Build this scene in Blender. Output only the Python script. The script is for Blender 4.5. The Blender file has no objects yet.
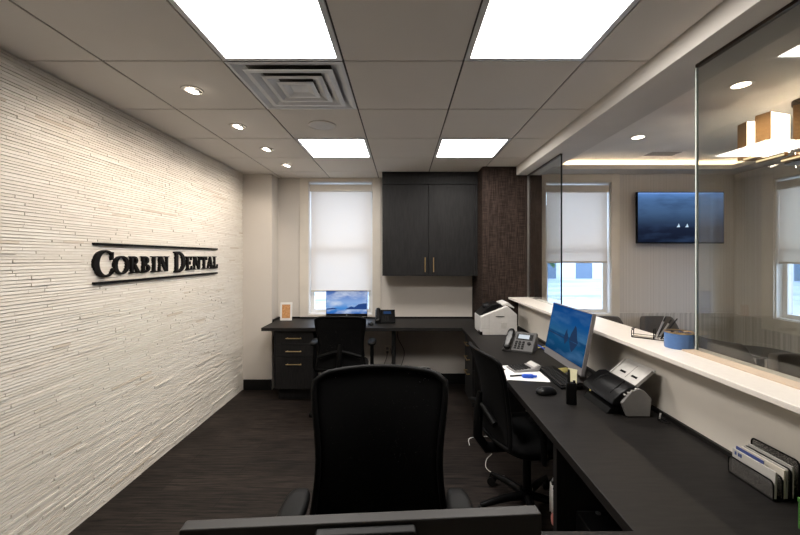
import bpy, bmesh, math, random
from mathutils import Vector, Matrix
import numpy as np
random.seed(7)
C = bpy.context.scene.collection
PI = math.pi
H = 1.59            # camera height
CEIL = 2.583
DESK = 0.82         # worktop height
LEDGE = 1.151       # top of the quartz ledge

# ------------------------------------------------------------------ materials
def nodes_of(m):
    m.use_nodes = True
    nt = m.node_tree
    return nt, nt.nodes, nt.links, nt.nodes['Principled BSDF']

def mat(name, col, rough=0.5, metal=0.0, col2=None, scale=20.0, stretch=(1, 1, 1), detail=4.0,
        bump=0.0, bscale=None, lo=0.35, hi=0.65, spec=0.5, emit=None, strength=0.0, coat=0.0):
    m = bpy.data.materials.new(name)
    nt, N, L, B = nodes_of(m)
    B.inputs['Base Color'].default_value = (*col, 1)
    B.inputs['Roughness'].default_value = rough
    B.inputs['Metallic'].default_value = metal
    B.inputs['Specular IOR Level'].default_value = spec
    B.inputs['Coat Weight'].default_value = coat
    if emit:
        B.inputs['Emission Color'].default_value = (*emit, 1)
        B.inputs['Emission Strength'].default_value = strength
    tc = N.new('ShaderNodeTexCoord')
    mp = N.new('ShaderNodeMapping')
    mp.inputs['Scale'].default_value = stretch
    L.new(tc.outputs['Object'], mp.inputs['Vector'])
    if col2 is None:
        col2 = tuple(c * 0.93 for c in col)
    nz = N.new('ShaderNodeTexNoise')
    nz.inputs['Scale'].default_value = scale
    nz.inputs['Detail'].default_value = detail
    L.new(mp.outputs['Vector'], nz.inputs['Vector'])
    rp = N.new('ShaderNodeValToRGB')
    rp.color_ramp.elements[0].position = lo
    rp.color_ramp.elements[0].color = (*col, 1)
    rp.color_ramp.elements[1].position = hi
    rp.color_ramp.elements[1].color = (*col2, 1)
    L.new(nz.outputs['Fac'], rp.inputs['Fac'])
    L.new(rp.outputs['Color'], B.inputs['Base Color'])
    if bump:
        nb = N.new('ShaderNodeTexNoise')
        nb.inputs['Scale'].default_value = bscale or scale
        nb.inputs['Detail'].default_value = 3
        L.new(mp.outputs['Vector'], nb.inputs['Vector'])
        bp = N.new('ShaderNodeBump')
        bp.inputs['Strength'].default_value = bump
        bp.inputs['Distance'].default_value = 0.002
        L.new(nb.outputs['Fac'], bp.inputs['Height'])
        L.new(bp.outputs['Normal'], B.inputs['Normal'])
    return m

def emis(name, col, strength):
    m = bpy.data.materials.new(name)
    m.use_nodes = True
    nt = m.node_tree
    nt.nodes.clear()
    e = nt.nodes.new('ShaderNodeEmission')
    e.inputs[0].default_value = (*col, 1)
    e.inputs[1].default_value = strength
    o = nt.nodes.new('ShaderNodeOutputMaterial')
    nt.links.new(e.outputs[0], o.inputs[0])
    return m

M = {}
M['paint'] = mat('beige_paint', (0.60, 0.555, 0.505), 0.75, scale=3, bump=0.05, bscale=180, col2=(0.585, 0.54, 0.49))
M['paint2'] = mat('low_wall_paint', (0.74, 0.685, 0.61), 0.75, scale=3, bump=0.05, bscale=180)
M['trimpaint'] = mat('trim_paint', (0.70, 0.64, 0.56), 0.4, scale=4)
M['white'] = mat('white_paint', (0.80, 0.78, 0.75), 0.45, scale=5)
M['tile'] = mat('acoustic_tile', (0.74, 0.70, 0.655), 0.9, scale=2.0, bump=0.12, bscale=350, col2=(0.72, 0.68, 0.635))
M['grid'] = mat('tile_grid', (0.07, 0.06, 0.055), 0.6, scale=5)
M['waitceil'] = mat('waiting_ceiling_paint', (0.80, 0.76, 0.71), 0.8, scale=3)
M['soffit'] = mat('soffit_paint', (0.66, 0.62, 0.575), 0.7, scale=3, bump=0.04, bscale=180)
M['desk'] = mat('dark_desk_laminate', (0.0062, 0.0056, 0.0053), 0.5, col2=(0.0125, 0.0108, 0.010), scale=9, stretch=(1.2, 9, 9), detail=6, bump=0.10, spec=0.22)
M['cab'] = mat('black_wood_veneer', (0.009, 0.0086, 0.0088), 0.5, spec=0.16, col2=(0.016, 0.0152, 0.0152), scale=8, stretch=(9, 9, 1.0), detail=6, bump=0.08)
M['base'] = mat('black_baseboard', (0.004, 0.004, 0.004), 0.5, scale=8, spec=0.25)
M['brass'] = mat('brushed_brass', (0.75, 0.55, 0.28), 0.32, 1.0, scale=60)
M['quartz'] = mat('white_quartz', (0.80, 0.745, 0.68), 0.28, scale=40, col2=(0.77, 0.71, 0.65))
M['black'] = mat('black_plastic', (0.0025, 0.0025, 0.0027), 0.5, spec=0.13, scale=50, bump=0.05, bscale=400)
M['blackgloss'] = mat('glossy_black_plastic', (0.004, 0.004, 0.0045), 0.3, scale=10, spec=0.25)
M['rubber'] = mat('dark_rubber', (0.004, 0.004, 0.004), 0.7, scale=30, spec=0.25)
M['fabric'] = mat('black_fabric', (0.004, 0.004, 0.0045), 0.9, spec=0.2, scale=300, col2=(0.006, 0.006, 0.0065), bump=0.3)
M['dkgrey'] = mat('dark_grey_plastic', (0.012, 0.012, 0.0125), 0.5, scale=30, spec=0.2)
M['grey'] = mat('grey_plastic', (0.27, 0.26, 0.25), 0.45, scale=30)
M['phonegrey'] = mat('phone_grey_plastic', (0.055, 0.053, 0.052), 0.5, scale=30, spec=0.3)
M['lgrey'] = mat('light_grey_plastic', (0.55, 0.53, 0.50), 0.45, scale=30)
M['printer'] = mat('printer_white_plastic', (0.62, 0.60, 0.58), 0.5, scale=30)
M['silver'] = mat('silver_metal', (0.62, 0.61, 0.60), 0.3, 1.0, scale=60)
M['bezel'] = mat('silver_grey_bezel', (0.17, 0.16, 0.16), 0.45, 0.0, scale=60)
M['vent'] = mat('vent_white_metal', (0.74, 0.75, 0.77), 0.4, scale=10)
M['envelope'] = mat('envelope_paper', (0.46, 0.44, 0.41), 0.8, scale=10)
M['paper'] = mat('white_paper', (0.80, 0.79, 0.78), 0.8, scale=10)
M['cream'] = mat('cream_paper', (0.60, 0.55, 0.47), 0.8, scale=10)
M['kraft'] = mat('tan_printed_card', (0.62, 0.33, 0.14), 0.7, col2=(0.45, 0.20, 0.07), scale=60)
M['yellow'] = mat('yellow_sticky_paper', (0.80, 0.68, 0.22), 0.7, scale=10)
M['paleyellow'] = mat('pale_yellow_paper', (0.85, 0.80, 0.52), 0.7, scale=10)
M['blue'] = mat('bright_blue_plastic', (0.02, 0.10, 0.62), 0.35, scale=10)
M['bluepot'] = mat('blue_leather', (0.075, 0.17, 0.40), 0.55, scale=80, bump=0.1)
M['envblue'] = mat('navy_ink', (0.04, 0.06, 0.20), 0.7, scale=10)
M['green'] = mat('green_plastic', (0.04, 0.16, 0.02), 0.5, scale=10)
M['choc'] = mat('dark_brown_filling', (0.03, 0.018, 0.012), 0.4, scale=10)
M['tanstrip'] = mat('tan_reflection_and_wrapper', (0.60, 0.47, 0.35), 0.45, scale=10)
M['letter'] = mat('black_satin_letter', (0.0025, 0.002, 0.002), 0.5, scale=20, spec=0.12)
M['lamp_wood'] = mat('honey_wood', (0.42, 0.24, 0.10), 0.45, col2=(0.33, 0.18, 0.07), scale=12, stretch=(1, 1, 8))
M['bronze'] = mat('dark_bronze', (0.05, 0.035, 0.025), 0.35, 0.8, scale=20)
M['tub'] = mat('grey_tweed', (0.065, 0.057, 0.052), 0.9, scale=220, col2=(0.10, 0.09, 0.083), bump=0.4)
M['glossblacktable'] = mat('dark_table_top', (0.014, 0.013, 0.013), 0.25, scale=10)
M['liner'] = mat('white_bin_liner', (0.72, 0.70, 0.68), 0.45, scale=25, bump=0.5, bscale=20)
M['pink'] = mat('pink_tissue', (0.65, 0.25, 0.22), 0.6, scale=25)
M['asphalt'] = mat('pale_pavement', (0.55, 0.56, 0.58), 0.9, scale=1.5, col2=(0.40, 0.42, 0.45))
M['siding'] = mat('pale_siding', (0.62, 0.66, 0.72), 0.8, scale=1, stretch=(0.2, 0.2, 6), col2=(0.35, 0.42, 0.52))
M['darkpane'] = mat('dark_window_pane', (0.08, 0.13, 0.2), 0.2, scale=2)
M['leaf'] = mat('leaf_green', (0.10, 0.20, 0.10), 0.8, scale=8, col2=(0.05, 0.12, 0.05))
M['bark'] = mat('tree_bark', (0.12, 0.09, 0.07), 0.9, scale=20)
M['panel'] = emis('led_panel_light', (1.0, 0.955, 0.90), 27.5)
M['monback'] = mat('charcoal_monitor_shell', (0.030, 0.027, 0.025), 0.5, scale=30, spec=0.3)
M['lens'] = emis('downlight_lens', (1.0, 0.87, 0.70), 25.0)
M['lensw'] = emis('recessed_lens', (1.0, 0.86, 0.68), 10.0)
M['cove'] = emis('cove_led_strip', (1.0, 0.78, 0.52), 60.0)
M['glow'] = emis('lantern_diffuser', (1.0, 0.88, 0.72), 8.5)
M['goldglow'] = emis('light_bar_led', (1.0, 0.80, 0.48), 1.6)
M['dimlcd'] = emis('dim_phone_display', (0.05, 0.12, 0.30), 0.35)
M['lcd'] = emis('phone_display', (0.85, 0.92, 1.0), 0.75)

def stone_mat():
    m = bpy.data.materials.new('split_face_stone')
    nt, N, L, B = nodes_of(m)
    B.inputs['Roughness'].default_value = 0.85
    at = N.new('ShaderNodeAttribute'); at.attribute_name = 'tone'
    rp = N.new('ShaderNodeValToRGB')
    e = rp.color_ramp.elements
    e[0].position = 0.0; e[0].color = (0.66, 0.57, 0.47, 1)
    e[1].position = 1.0; e[1].color = (0.86, 0.815, 0.745, 1)
    x = rp.color_ramp.elements.new(0.12); x.color = (0.77, 0.71, 0.63, 1)
    L.new(at.outputs['Fac'], rp.inputs['Fac'])
    tc = N.new('ShaderNodeTexCoord')
    mp = N.new('ShaderNodeMapping'); mp.inputs['Scale'].default_value = (1, 1, 5)
    L.new(tc.outputs['Object'], mp.inputs['Vector'])
    nz = N.new('ShaderNodeTexNoise'); nz.inputs['Scale'].default_value = 18; nz.inputs['Detail'].default_value = 6
    L.new(mp.outputs['Vector'], nz.inputs['Vector'])
    mx = N.new('ShaderNodeMix'); mx.data_type = 'RGBA'; mx.blend_type = 'MULTIPLY'
    mx.inputs['Factor'].default_value = 0.22
    L.new(rp.outputs['Color'], mx.inputs['A']); L.new(nz.outputs['Fac'], mx.inputs['B'])
    L.new(mx.outputs['Result'], B.inputs['Base Color'])
    n2 = N.new('ShaderNodeTexNoise'); n2.inputs['Scale'].default_value = 60; n2.inputs['Detail'].default_value = 5
    L.new(mp.outputs['Vector'], n2.inputs['Vector'])
    bp = N.new('ShaderNodeBump'); bp.inputs['Strength'].default_value = 0.5; bp.inputs['Distance'].default_value = 0.002
    L.new(n2.outputs['Fac'], bp.inputs['Height']); L.new(bp.outputs['Normal'], B.inputs['Normal'])
    return m
M['stone'] = stone_mat()

def floor_mat():
    m = bpy.data.materials.new('dark_wood_plank_floor')
    nt, N, L, B = nodes_of(m)
    tc = N.new('ShaderNodeTexCoord')
    br = N.new('ShaderNodeTexBrick')
    br.inputs['Scale'].default_value = 1
    br.inputs['Brick Width'].default_value = 1.2
    br.inputs['Row Height'].default_value = 0.18
    br.inputs['Mortar Size'].default_value = 0.0018
    br.offset = 0.37
    br.inputs['Color1'].default_value = (0.0075, 0.0060, 0.0054, 1)
    br.inputs['Color2'].default_value = (0.0110, 0.0088, 0.0078, 1)
    br.inputs['Mortar'].default_value = (0.002, 0.0015, 0.0015, 1)
    L.new(tc.outputs['Object'], br.inputs['Vector'])
    mp = N.new('ShaderNodeMapping'); mp.inputs['Scale'].default_value = (1.6, 26, 1)
    L.new(tc.outputs['Object'], mp.inputs['Vector'])
    nz = N.new('ShaderNodeTexNoise'); nz.inputs['Scale'].default_value = 2.6; nz.inputs['Detail'].default_value = 8
    nz.inputs['Roughness'].default_value = 0.7
    L.new(mp.outputs['Vector'], nz.inputs['Vector'])
    rp = N.new('ShaderNodeValToRGB')
    rp.color_ramp.elements[0].position = 0.40; rp.color_ramp.elements[0].color = (0.30, 0.30, 0.30, 1)
    rp.color_ramp.elements[1].position = 0.66; rp.color_ramp.elements[1].color = (4.0, 3.7, 3.5, 1)
    L.new(nz.outputs['Fac'], rp.inputs['Fac'])
    mx = N.new('ShaderNodeMix'); mx.data_type = 'RGBA'; mx.blend_type = 'MULTIPLY'; mx.inputs['Factor'].default_value = 1
    L.new(br.outputs['Color'], mx.inputs['A']); L.new(rp.outputs['Color'], mx.inputs['B'])
    L.new(mx.outputs['Result'], B.inputs['Base Color'])
    B.inputs['Roughness'].default_value = 0.55; B.inputs['Specular IOR Level'].default_value = 0.18
    bp = N.new('ShaderNodeBump'); bp.inputs['Strength'].default_value = 0.25; bp.inputs['Distance'].default_value = 0.002
    L.new(nz.outputs['Fac'], bp.inputs['Height']); L.new(bp.outputs['Normal'], B.inputs['Normal'])
    return m
M['floor'] = floor_mat()

def weave_mat():
    m = bpy.data.materials.new('woven_brown_wallcovering')
    nt, N, L, B = nodes_of(m)
    B.inputs['Roughness'].default_value = 0.8; B.inputs['Specular IOR Level'].default_value = 0.1
    tc = N.new('ShaderNodeTexCoord')
    outs = []
    for st in ((90, 90, 5), (6, 6, 110)):
        mp = N.new('ShaderNodeMapping'); mp.inputs['Scale'].default_value = st
        L.new(tc.outputs['Object'], mp.inputs['Vector'])
        nz = N.new('ShaderNodeTexNoise'); nz.inputs['Scale'].default_value = 1.6; nz.inputs['Detail'].default_value = 3
        L.new(mp.outputs['Vector'], nz.inputs['Vector'])
        outs.append(nz)
    ad = N.new('ShaderNodeMath'); ad.operation = 'ADD'
    L.new(outs[0].outputs['Fac'], ad.inputs[0]); L.new(outs[1].outputs['Fac'], ad.inputs[1])
    rp = N.new('ShaderNodeValToRGB')
    rp.color_ramp.elements[0].position = 0.75; rp.color_ramp.elements[0].color = (0.016, 0.0105, 0.0085, 1)
    rp.color_ramp.elements[1].position = 1.0; rp.color_ramp.elements[1].color = (0.048, 0.033, 0.027, 1)
    hf = N.new('ShaderNodeMath'); hf.operation = 'MULTIPLY'; hf.inputs[1].default_value = 0.85
    L.new(ad.outputs[0], hf.inputs[0]); L.new(hf.outputs[0], rp.inputs['Fac'])
    L.new(rp.outputs['Color'], B.inputs['Base Color'])
    bp = N.new('ShaderNodeBump'); bp.inputs['Strength'].default_value = 0.4; bp.inputs['Distance'].default_value = 0.002
    L.new(ad.outputs[0], bp.inputs['Height']); L.new(bp.outputs['Normal'], B.inputs['Normal'])
    return m
M['weave'] = weave_mat()

def stripe_mat(name, c1, c2, pitch, bump, axis='both'):
    """fine vertical ribs, along X+Y so that both walls show them"""
    m = bpy.data.materials.new(name)
    nt, N, L, B = nodes_of(m)
    B.inputs['Roughness'].default_value = 0.6
    tc = N.new('ShaderNodeTexCoord')
    sp = N.new('ShaderNodeSeparateXYZ'); L.new(tc.outputs['Object'], sp.inputs[0])
    ad = N.new('ShaderNodeMath'); ad.operation = 'ADD'
    L.new(sp.outputs[0], ad.inputs[0]); L.new(sp.outputs[1], ad.inputs[1])
    ml = N.new('ShaderNodeMath'); ml.operation = 'MULTIPLY'; ml.inputs[1].default_value = 1.0 / pitch
    L.new(ad.outputs[0], ml.inputs[0])
    cb = N.new('ShaderNodeCombineXYZ'); L.new(ml.outputs[0], cb.inputs[0])
    nz = N.new('ShaderNodeTexNoise'); nz.inputs['Scale'].default_value = 1.0; nz.inputs['Detail'].default_value = 1
    L.new(cb.outputs[0], nz.inputs['Vector'])
    rp = N.new('ShaderNodeValToRGB')
    rp.color_ramp.elements[0].position = 0.38; rp.color_ramp.elements[0].color = (*c1, 1)
    rp.color_ramp.elements[1].position = 0.62; rp.color_ramp.elements[1].color = (*c2, 1)
    L.new(nz.outputs['Fac'], rp.inputs['Fac']); L.new(rp.outputs['Color'], B.inputs['Base Color'])
    bp = N.new('ShaderNodeBump'); bp.inputs['Strength'].default_value = bump; bp.inputs['Distance'].default_value = 0.004
    L.new(nz.outputs['Fac'], bp.inputs['Height']); L.new(bp.outputs['Normal'], B.inputs['Normal'])
    return m
M['wallpaper'] = stripe_mat('ribbed_wallpaper', (0.56, 0.52, 0.485), (0.63, 0.59, 0.555), 0.018, 0.25)
M['bead'] = stripe_mat('beadboard', (0.44, 0.405, 0.37), (0.60, 0.56, 0.52), 0.03, 0.5)

def blind_mat():
    m = bpy.data.materials.new('roller_blind_fabric')
    m.use_nodes = True
    nt = m.node_tree; N = nt.nodes; L = nt.links; N.clear()
    o = N.new('ShaderNodeOutputMaterial')
    d = N.new('ShaderNodeBsdfDiffuse'); d.inputs[0].default_value = (0.74, 0.70, 0.66, 1)
    t = N.new('ShaderNodeBsdfTranslucent'); t.inputs[0].default_value = (0.97, 0.90, 0.83, 1)
    tc = N.new('ShaderNodeTexCoord'); mp = N.new('ShaderNodeMapping'); mp.inputs['Scale'].default_value = (3, 3, 160)
    nz = N.new('ShaderNodeTexNoise'); nz.inputs['Scale'].default_value = 1.5
    L.new(tc.outputs['Object'], mp.inputs[0]); L.new(mp.outputs[0], nz.inputs['Vector'])
    bp = N.new('ShaderNodeBump'); bp.inputs['Strength'].default_value = 0.05
    L.new(nz.outputs['Fac'], bp.inputs['Height']); L.new(bp.outputs[0], d.inputs['Normal'])
    mx = N.new('ShaderNodeMixShader'); mx.inputs[0].default_value = 0.45
    L.new(d.outputs[0], mx.inputs[1]); L.new(t.outputs[0], mx.inputs[2]); L.new(mx.outputs[0], o.inputs[0])
    return m
M['blind'] = blind_mat()

def glass_mat(name, tint, refl=1.0):
    m = bpy.data.materials.new(name)
    m.use_nodes = True
    nt = m.node_tree; N = nt.nodes; L = nt.links; N.clear()
    o = N.new('ShaderNodeOutputMaterial')
    t = N.new('ShaderNodeBsdfTransparent'); t.inputs[0].default_value = (*tint, 1)
    g = N.new('ShaderNodeBsdfGlossy'); g.inputs['Roughness'].default_value = 0.0
    g.inputs[0].default_value = (refl, refl, refl, 1)
    f = N.new('ShaderNodeFresnel'); ge = N.new('ShaderNodeNewGeometry'); mr = N.new('ShaderNodeMapRange')
    mr.inputs['To Min'].default_value = 1.5; mr.inputs['To Max'].default_value = 1 / 1.5   # same reflectance entering and leaving the pane
    L.new(ge.outputs['Backfacing'], mr.inputs['Value']); L.new(mr.outputs[0], f.inputs[0])
    mx = N.new('ShaderNodeMixShader')
    L.new(f.outputs[0], mx.inputs[0]); L.new(t.outputs[0], mx.inputs[1]); L.new(g.outputs[0], mx.inputs[2])
    L.new(mx.outputs[0], o.inputs[0])
    return m
M['glass'] = glass_mat('clear_partition_glass', (0.94, 0.955, 0.945))
M['glassdark'] = glass_mat('tinted_partition_glass', (0.83, 0.84, 0.815))
M['winglass'] = glass_mat('window_glass', (0.95, 0.98, 1.0))
M['edge_dark'] = mat('dark_green_glass_edge', (0.01, 0.016, 0.014), 0.2, scale=5)
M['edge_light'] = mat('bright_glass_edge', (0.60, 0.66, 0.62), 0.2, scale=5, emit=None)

def mesh_mat():
    m = bpy.data.materials.new('black_chair_mesh')
    nt, N, L, B = nodes_of(m)
    B.inputs['Base Color'].default_value = (0.0042, 0.0042, 0.0045, 1)
    B.inputs['Roughness'].default_value = 0.85
    B.inputs['Specular IOR Level'].default_value = 0.12
    tc = N.new('ShaderNodeTexCoord')
    vo = N.new('ShaderNodeTexVoronoi'); vo.inputs['Scale'].default_value = 260
    L.new(tc.outputs['Object'], vo.inputs['Vector'])
    gt = N.new('ShaderNodeMath'); gt.operation = 'LESS_THAN'; gt.inputs[1].default_value = 0.24
    L.new(vo.outputs['Distance'], gt.inputs[0])
    tr = N.new('ShaderNodeBsdfTransparent')
    mx = N.new('ShaderNodeMixShader')
    L.new(gt.outputs[0], mx.inputs[0]); L.new(B.outputs[0], mx.inputs[1]); L.new(tr.outputs[0], mx.inputs[2])
    L.new(mx.outputs[0], N['Material Output'].inputs[0])
    return m
M['mesh'] = mesh_mat()

def wire_mesh_mat():
    m = bpy.data.materials.new('black_wire_mesh')
    nt, N, L, B = nodes_of(m)
    B.inputs['Base Color'].default_value = (0.07, 0.065, 0.06, 1)
    tc = N.new('ShaderNodeTexCoord')
    ck = N.new('ShaderNodeTexVoronoi'); ck.inputs['Scale'].default_value = 420
    L.new(tc.outputs['Object'], ck.inputs['Vector'])
    gt = N.new('ShaderNodeMath'); gt.operation = 'LESS_THAN'; gt.inputs[1].default_value = 0.50
    L.new(ck.outputs['Distance'], gt.inputs[0])
    tr = N.new('ShaderNodeBsdfTransparent')
    mx = N.new('ShaderNodeMixShader')
    L.new(gt.outputs[0], mx.inputs[0]); L.new(B.outputs[0], mx.inputs[1]); L.new(tr.outputs[0], mx.inputs[2])
    L.new(mx.outputs[0], N['Material Output'].inputs[0])
    return m
M['wiremesh'] = wire_mesh_mat()

def screen_mat(name, stops, noise_scale, cloud, cloud_amt, strength, stretch=(1, 1, 1), lo=0.45, hi=0.7):
    m = bpy.data.materials.new(name)
    m.use_nodes = True
    nt = m.node_tree; N = nt.nodes; L = nt.links; N.clear()
    o = N.new('ShaderNodeOutputMaterial'); e = N.new('ShaderNodeEmission'); e.inputs[1].default_value = strength
    tc = N.new('ShaderNodeTexCoord'); sp = N.new('ShaderNodeSeparateXYZ')
    L.new(tc.outputs['Generated'], sp.inputs[0])
    rp = N.new('ShaderNodeValToRGB')
    el = rp.color_ramp.elements
    el[0].position, el[0].color = stops[0][0], (*stops[0][1], 1)
    el[1].position, el[1].color = stops[-1][0], (*stops[-1][1], 1)
    for p, c in stops[1:-1]:
        x = el.new(p); x.color = (*c, 1)
    L.new(sp.outputs[2], rp.inputs['Fac'])
    mp = N.new('ShaderNodeMapping'); mp.inputs['Scale'].default_value = stretch
    L.new(tc.outputs['Generated'], mp.inputs[0])
    nz = N.new('ShaderNodeTexNoise'); nz.inputs['Scale'].default_value = noise_scale; nz.inputs['Detail'].default_value = 6
    L.new(mp.outputs[0], nz.inputs['Vector'])
    r2 = N.new('ShaderNodeValToRGB'); r2.color_ramp.elements[0].position = lo; r2.color_ramp.elements[1].position = hi
    L.new(nz.outputs['Fac'], r2.inputs['Fac'])
    ml = N.new('ShaderNodeMath'); ml.operation = 'MULTIPLY'; ml.inputs[1].default_value = cloud_amt
    L.new(r2.outputs['Color'], ml.inputs[0])
    mx = N.new('ShaderNodeMix'); mx.data_type = 'RGBA'
    L.new(ml.outputs[0], mx.inputs['Factor']); L.new(rp.outputs['Color'], mx.inputs['A'])
    mx.inputs['B'].default_value = (*cloud, 1)
    L.new(mx.outputs['Result'], e.inputs[0]); L.new(e.outputs[0], o.inputs[0])
    return m
M['scr1'] = screen_mat('winter_scene_display', [(0, (0.02, 0.13, 0.50)), (0.25, (0.08, 0.30, 0.75)), (0.5, (0.30, 0.48, 0.85)), (0.8, (0.16, 0.28, 0.66)), (1, (0.05, 0.13, 0.42))], 3.2, (0.80, 0.88, 1.0), 0.85, 0.85, lo=0.42, hi=0.75)
M['scr2'] = screen_mat('sea_stack_display', [(0, (0.006, 0.05, 0.14)), (0.3, (0.010, 0.085, 0.21)), (0.42, (0.008, 0.06, 0.17)), (0.44, (0.03, 0.14, 0.30)), (0.7, (0.010, 0.095, 0.31)), (1, (0.008, 0.07, 0.28))], 2.4, (0.10, 0.24, 0.46), 0.6, 0.72, stretch=(1, 1, 2.2), lo=0.45, hi=0.8)
M['scrtv'] = screen_mat('misty_lake_display', [(0, (0.008, 0.012, 0.028)), (0.3, (0.014, 0.022, 0.05)), (0.42, (0.035, 0.065, 0.13)), (0.6, (0.065, 0.13, 0.26)), (0.85, (0.085, 0.18, 0.38)), (0.96, (0.12, 0.27, 0.62)), (1, (0.25, 0.45, 0.95))], 3.0, (0.035, 0.065, 0.14), 0.6, 0.85, stretch=(1, 1, 2.5))
M['rock'] = emis('display_rock', (0.015, 0.035, 0.085), 1.0)
M['ink1'] = emis('display_dark_hills', (0.02, 0.06, 0.22), 1.0)
M['spark'] = emis('display_white_figure', (0.6, 0.8, 1.0), 0.9)

# ------------------------------------------------------------------ mesh helper
class MB:
    def __init__(s):
        s.v, s.f, s.m, s.X = [], [], [], None
    def add(s, vs, fs, m=0):
        n = len(s.v)
        if s.X is not None:
            vs = [tuple(s.X @ Vector(p)) for p in vs]
        s.v += [tuple(p) for p in vs]
        for f in fs:
            s.f.append([n + i for i in f]); s.m.append(m)
        return s
    def box(s, x0, x1, y0, y1, z0, z1, m=0):
        return s.add([(x0, y0, z0), (x1, y0, z0), (x1, y1, z0), (x0, y1, z0), (x0, y0, z1), (x1, y0, z1), (x1, y1, z1), (x0, y1, z1)],
                     [(0, 3, 2, 1), (4, 5, 6, 7), (0, 1, 5, 4), (1, 2, 6, 5), (2, 3, 7, 6), (3, 0, 4, 7)], m)
    def cyl(s, c, r, h, axis='z', seg=24, r2=None, m=0):
        r2 = r if r2 is None else r2
        vs = []
        for k, rr in ((0, r), (h, r2)):
            for i in range(seg):
                a = 2 * PI * i / seg
                u, v = rr * math.cos(a), rr * math.sin(a)
                p = {'z': (u, v, k), 'x': (k, u, v), 'y': (u, k, v)}[axis]
                vs.append((c[0] + p[0], c[1] + p[1], c[2] + p[2]))
        fs = [tuple(range(seg)), tuple(range(seg, 2 * seg))]
        for i in range(seg):
            j = (i + 1) % seg
            fs.append((i, j, seg + j, seg + i))
        return s.add(vs, fs, m)
    def lathe(s, prof, c=(0, 0, 0), seg=32, m=0, sx=1, sy=1):
        vs, fs = [], []
        for r, z in prof:
            for i in range(seg):
                a = 2 * PI * i / seg
                vs.append((c[0] + sx * r * math.cos(a), c[1] + sy * r * math.sin(a), c[2] + z))
        for k in range(len(prof) - 1):
            for i in range(seg):
                j = (i + 1) % seg
                fs.append((k * seg + i, k * seg + j, (k + 1) * seg + j, (k + 1) * seg + i))
        shut = prof[0] == prof[-1]
        if prof[0][0] > 1e-4 and not shut: fs.append(tuple(range(seg)))
        if prof[-1][0] > 1e-4 and not shut: fs.append(tuple(range((len(prof) - 1) * seg, len(prof) * seg)))
        return s.add(vs, fs, m)
    def tube(s, pts, r, seg=8, closed=False, m=0):
        P = [Vector(p) for p in pts]
        n = len(P)
        R = r if isinstance(r, (list, tuple)) else [r] * n
        vs, fs = [], []
        up = None
        for i in range(n):
            if closed: t = (P[(i + 1) % n] - P[i - 1])
            else: t = P[min(i + 1, n - 1)] - P[max(i - 1, 0)]
            t.normalize()
            if up is None:
                up = Vector((0, 0, 1)) if abs(t.z) < 0.9 else Vector((0, 1, 0))
                up = (up - t * up.dot(t)).normalized()
            else:
                up = up - t * up.dot(t)
                up = up.normalized() if up.length > 1e-6 else t.orthogonal().normalized()
            b = t.cross(up)
            for k in range(seg):
                a = 2 * PI * k / seg
                vs.append(tuple(P[i] + (up * math.cos(a) + b * math.sin(a)) * R[i]))
        for i in range(n if closed else n - 1):
            j = (i + 1) % n
            for k in range(seg):
                l = (k + 1) % seg
                fs.append((i * seg + k, i * seg + l, j * seg + l, j * seg + k))
        if not closed:
            fs.append(tuple(range(seg))); fs.append(tuple(range((n - 1) * seg, n * seg)))
        return s.add(vs, fs, m)
    def prism(s, poly, axis, a0, a1, m=0):
        """poly in the two other axes (x,z for 'y'; y,z for 'x'; x,y for 'z')"""
        n = len(poly)
        vs = []
        for a in (a0, a1):
            for u, v in poly:
                vs.append({'y': (u, a, v), 'x': (a, u, v), 'z': (u, v, a)}[axis])
        fs = [tuple(range(n)), tuple(range(n, 2 * n))]
        for i in range(n):
            j = (i + 1) % n
            fs.append((i, j, n + j, n + i))
        return s.add(vs, fs, m)
    def pad(s, c, wx, wy, h, n=4.0, seg=40, lv=((0.86, 0), (0.96, 0.18), (1, 0.45), (1, 0.6), (0.97, 0.82), (0.88, 0.97), (0.6, 1.0)), m=0, crown=0.0):
        vs, fs = [], []
        for sc, z in lv:
            for i in range(seg):
                a = 2 * PI * i / seg
                ca, sa = math.cos(a), math.sin(a)
                x = math.copysign(abs(ca) ** (2 / n), ca) * wx / 2 * sc
                y = math.copysign(abs(sa) ** (2 / n), sa) * wy / 2 * sc
                vs.append((c[0] + x, c[1] + y, c[2] + h * z))
        k = len(lv)
        for j in range(k - 1):
            for i in range(seg):
                l = (i + 1) % seg
                fs.append((j * seg + i, j * seg + l, (j + 1) * seg + l, (j + 1) * seg + i))
        fs.append(tuple(range(seg))); fs.append(tuple(range((k - 1) * seg, k * seg)))
        return s.add(vs, fs, m)
    def build(s, name, mats, parent=None, loc=(0, 0, 0), rotz=0, bevel=0, smooth=35, seg=2, attr=None):
        me = bpy.data.meshes.new(name)
        me.from_pydata(s.v, [], s.f)
        bm = bmesh.new(); bm.from_mesh(me)
        bmesh.ops.recalc_face_normals(bm, faces=bm.faces)
        bm.to_mesh(me); bm.free()
        mats = mats if isinstance(mats, (list, tuple)) else [mats]
        for m in mats:
            me.materials.append(M[m] if isinstance(m, str) else m)
        me.polygons.foreach_set('material_index', s.m)
        if smooth:
            me.polygons.foreach_set('use_smooth', [True] * len(me.polygons))
            me.set_sharp_from_angle(angle=math.radians(smooth))
        o = bpy.data.objects.new(name, me)
        C.objects.link(o)
        if parent: o.parent = parent
        o.location = loc; o.rotation_euler = (0, 0, rotz)
        if bevel:
            b = o.modifiers.new('edge', 'BEVEL'); b.width = bevel; b.segments = seg; b.limit_method = 'ANGLE'
            b.angle_limit = math.radians(40); b.harden_normals = True
        return o

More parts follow.
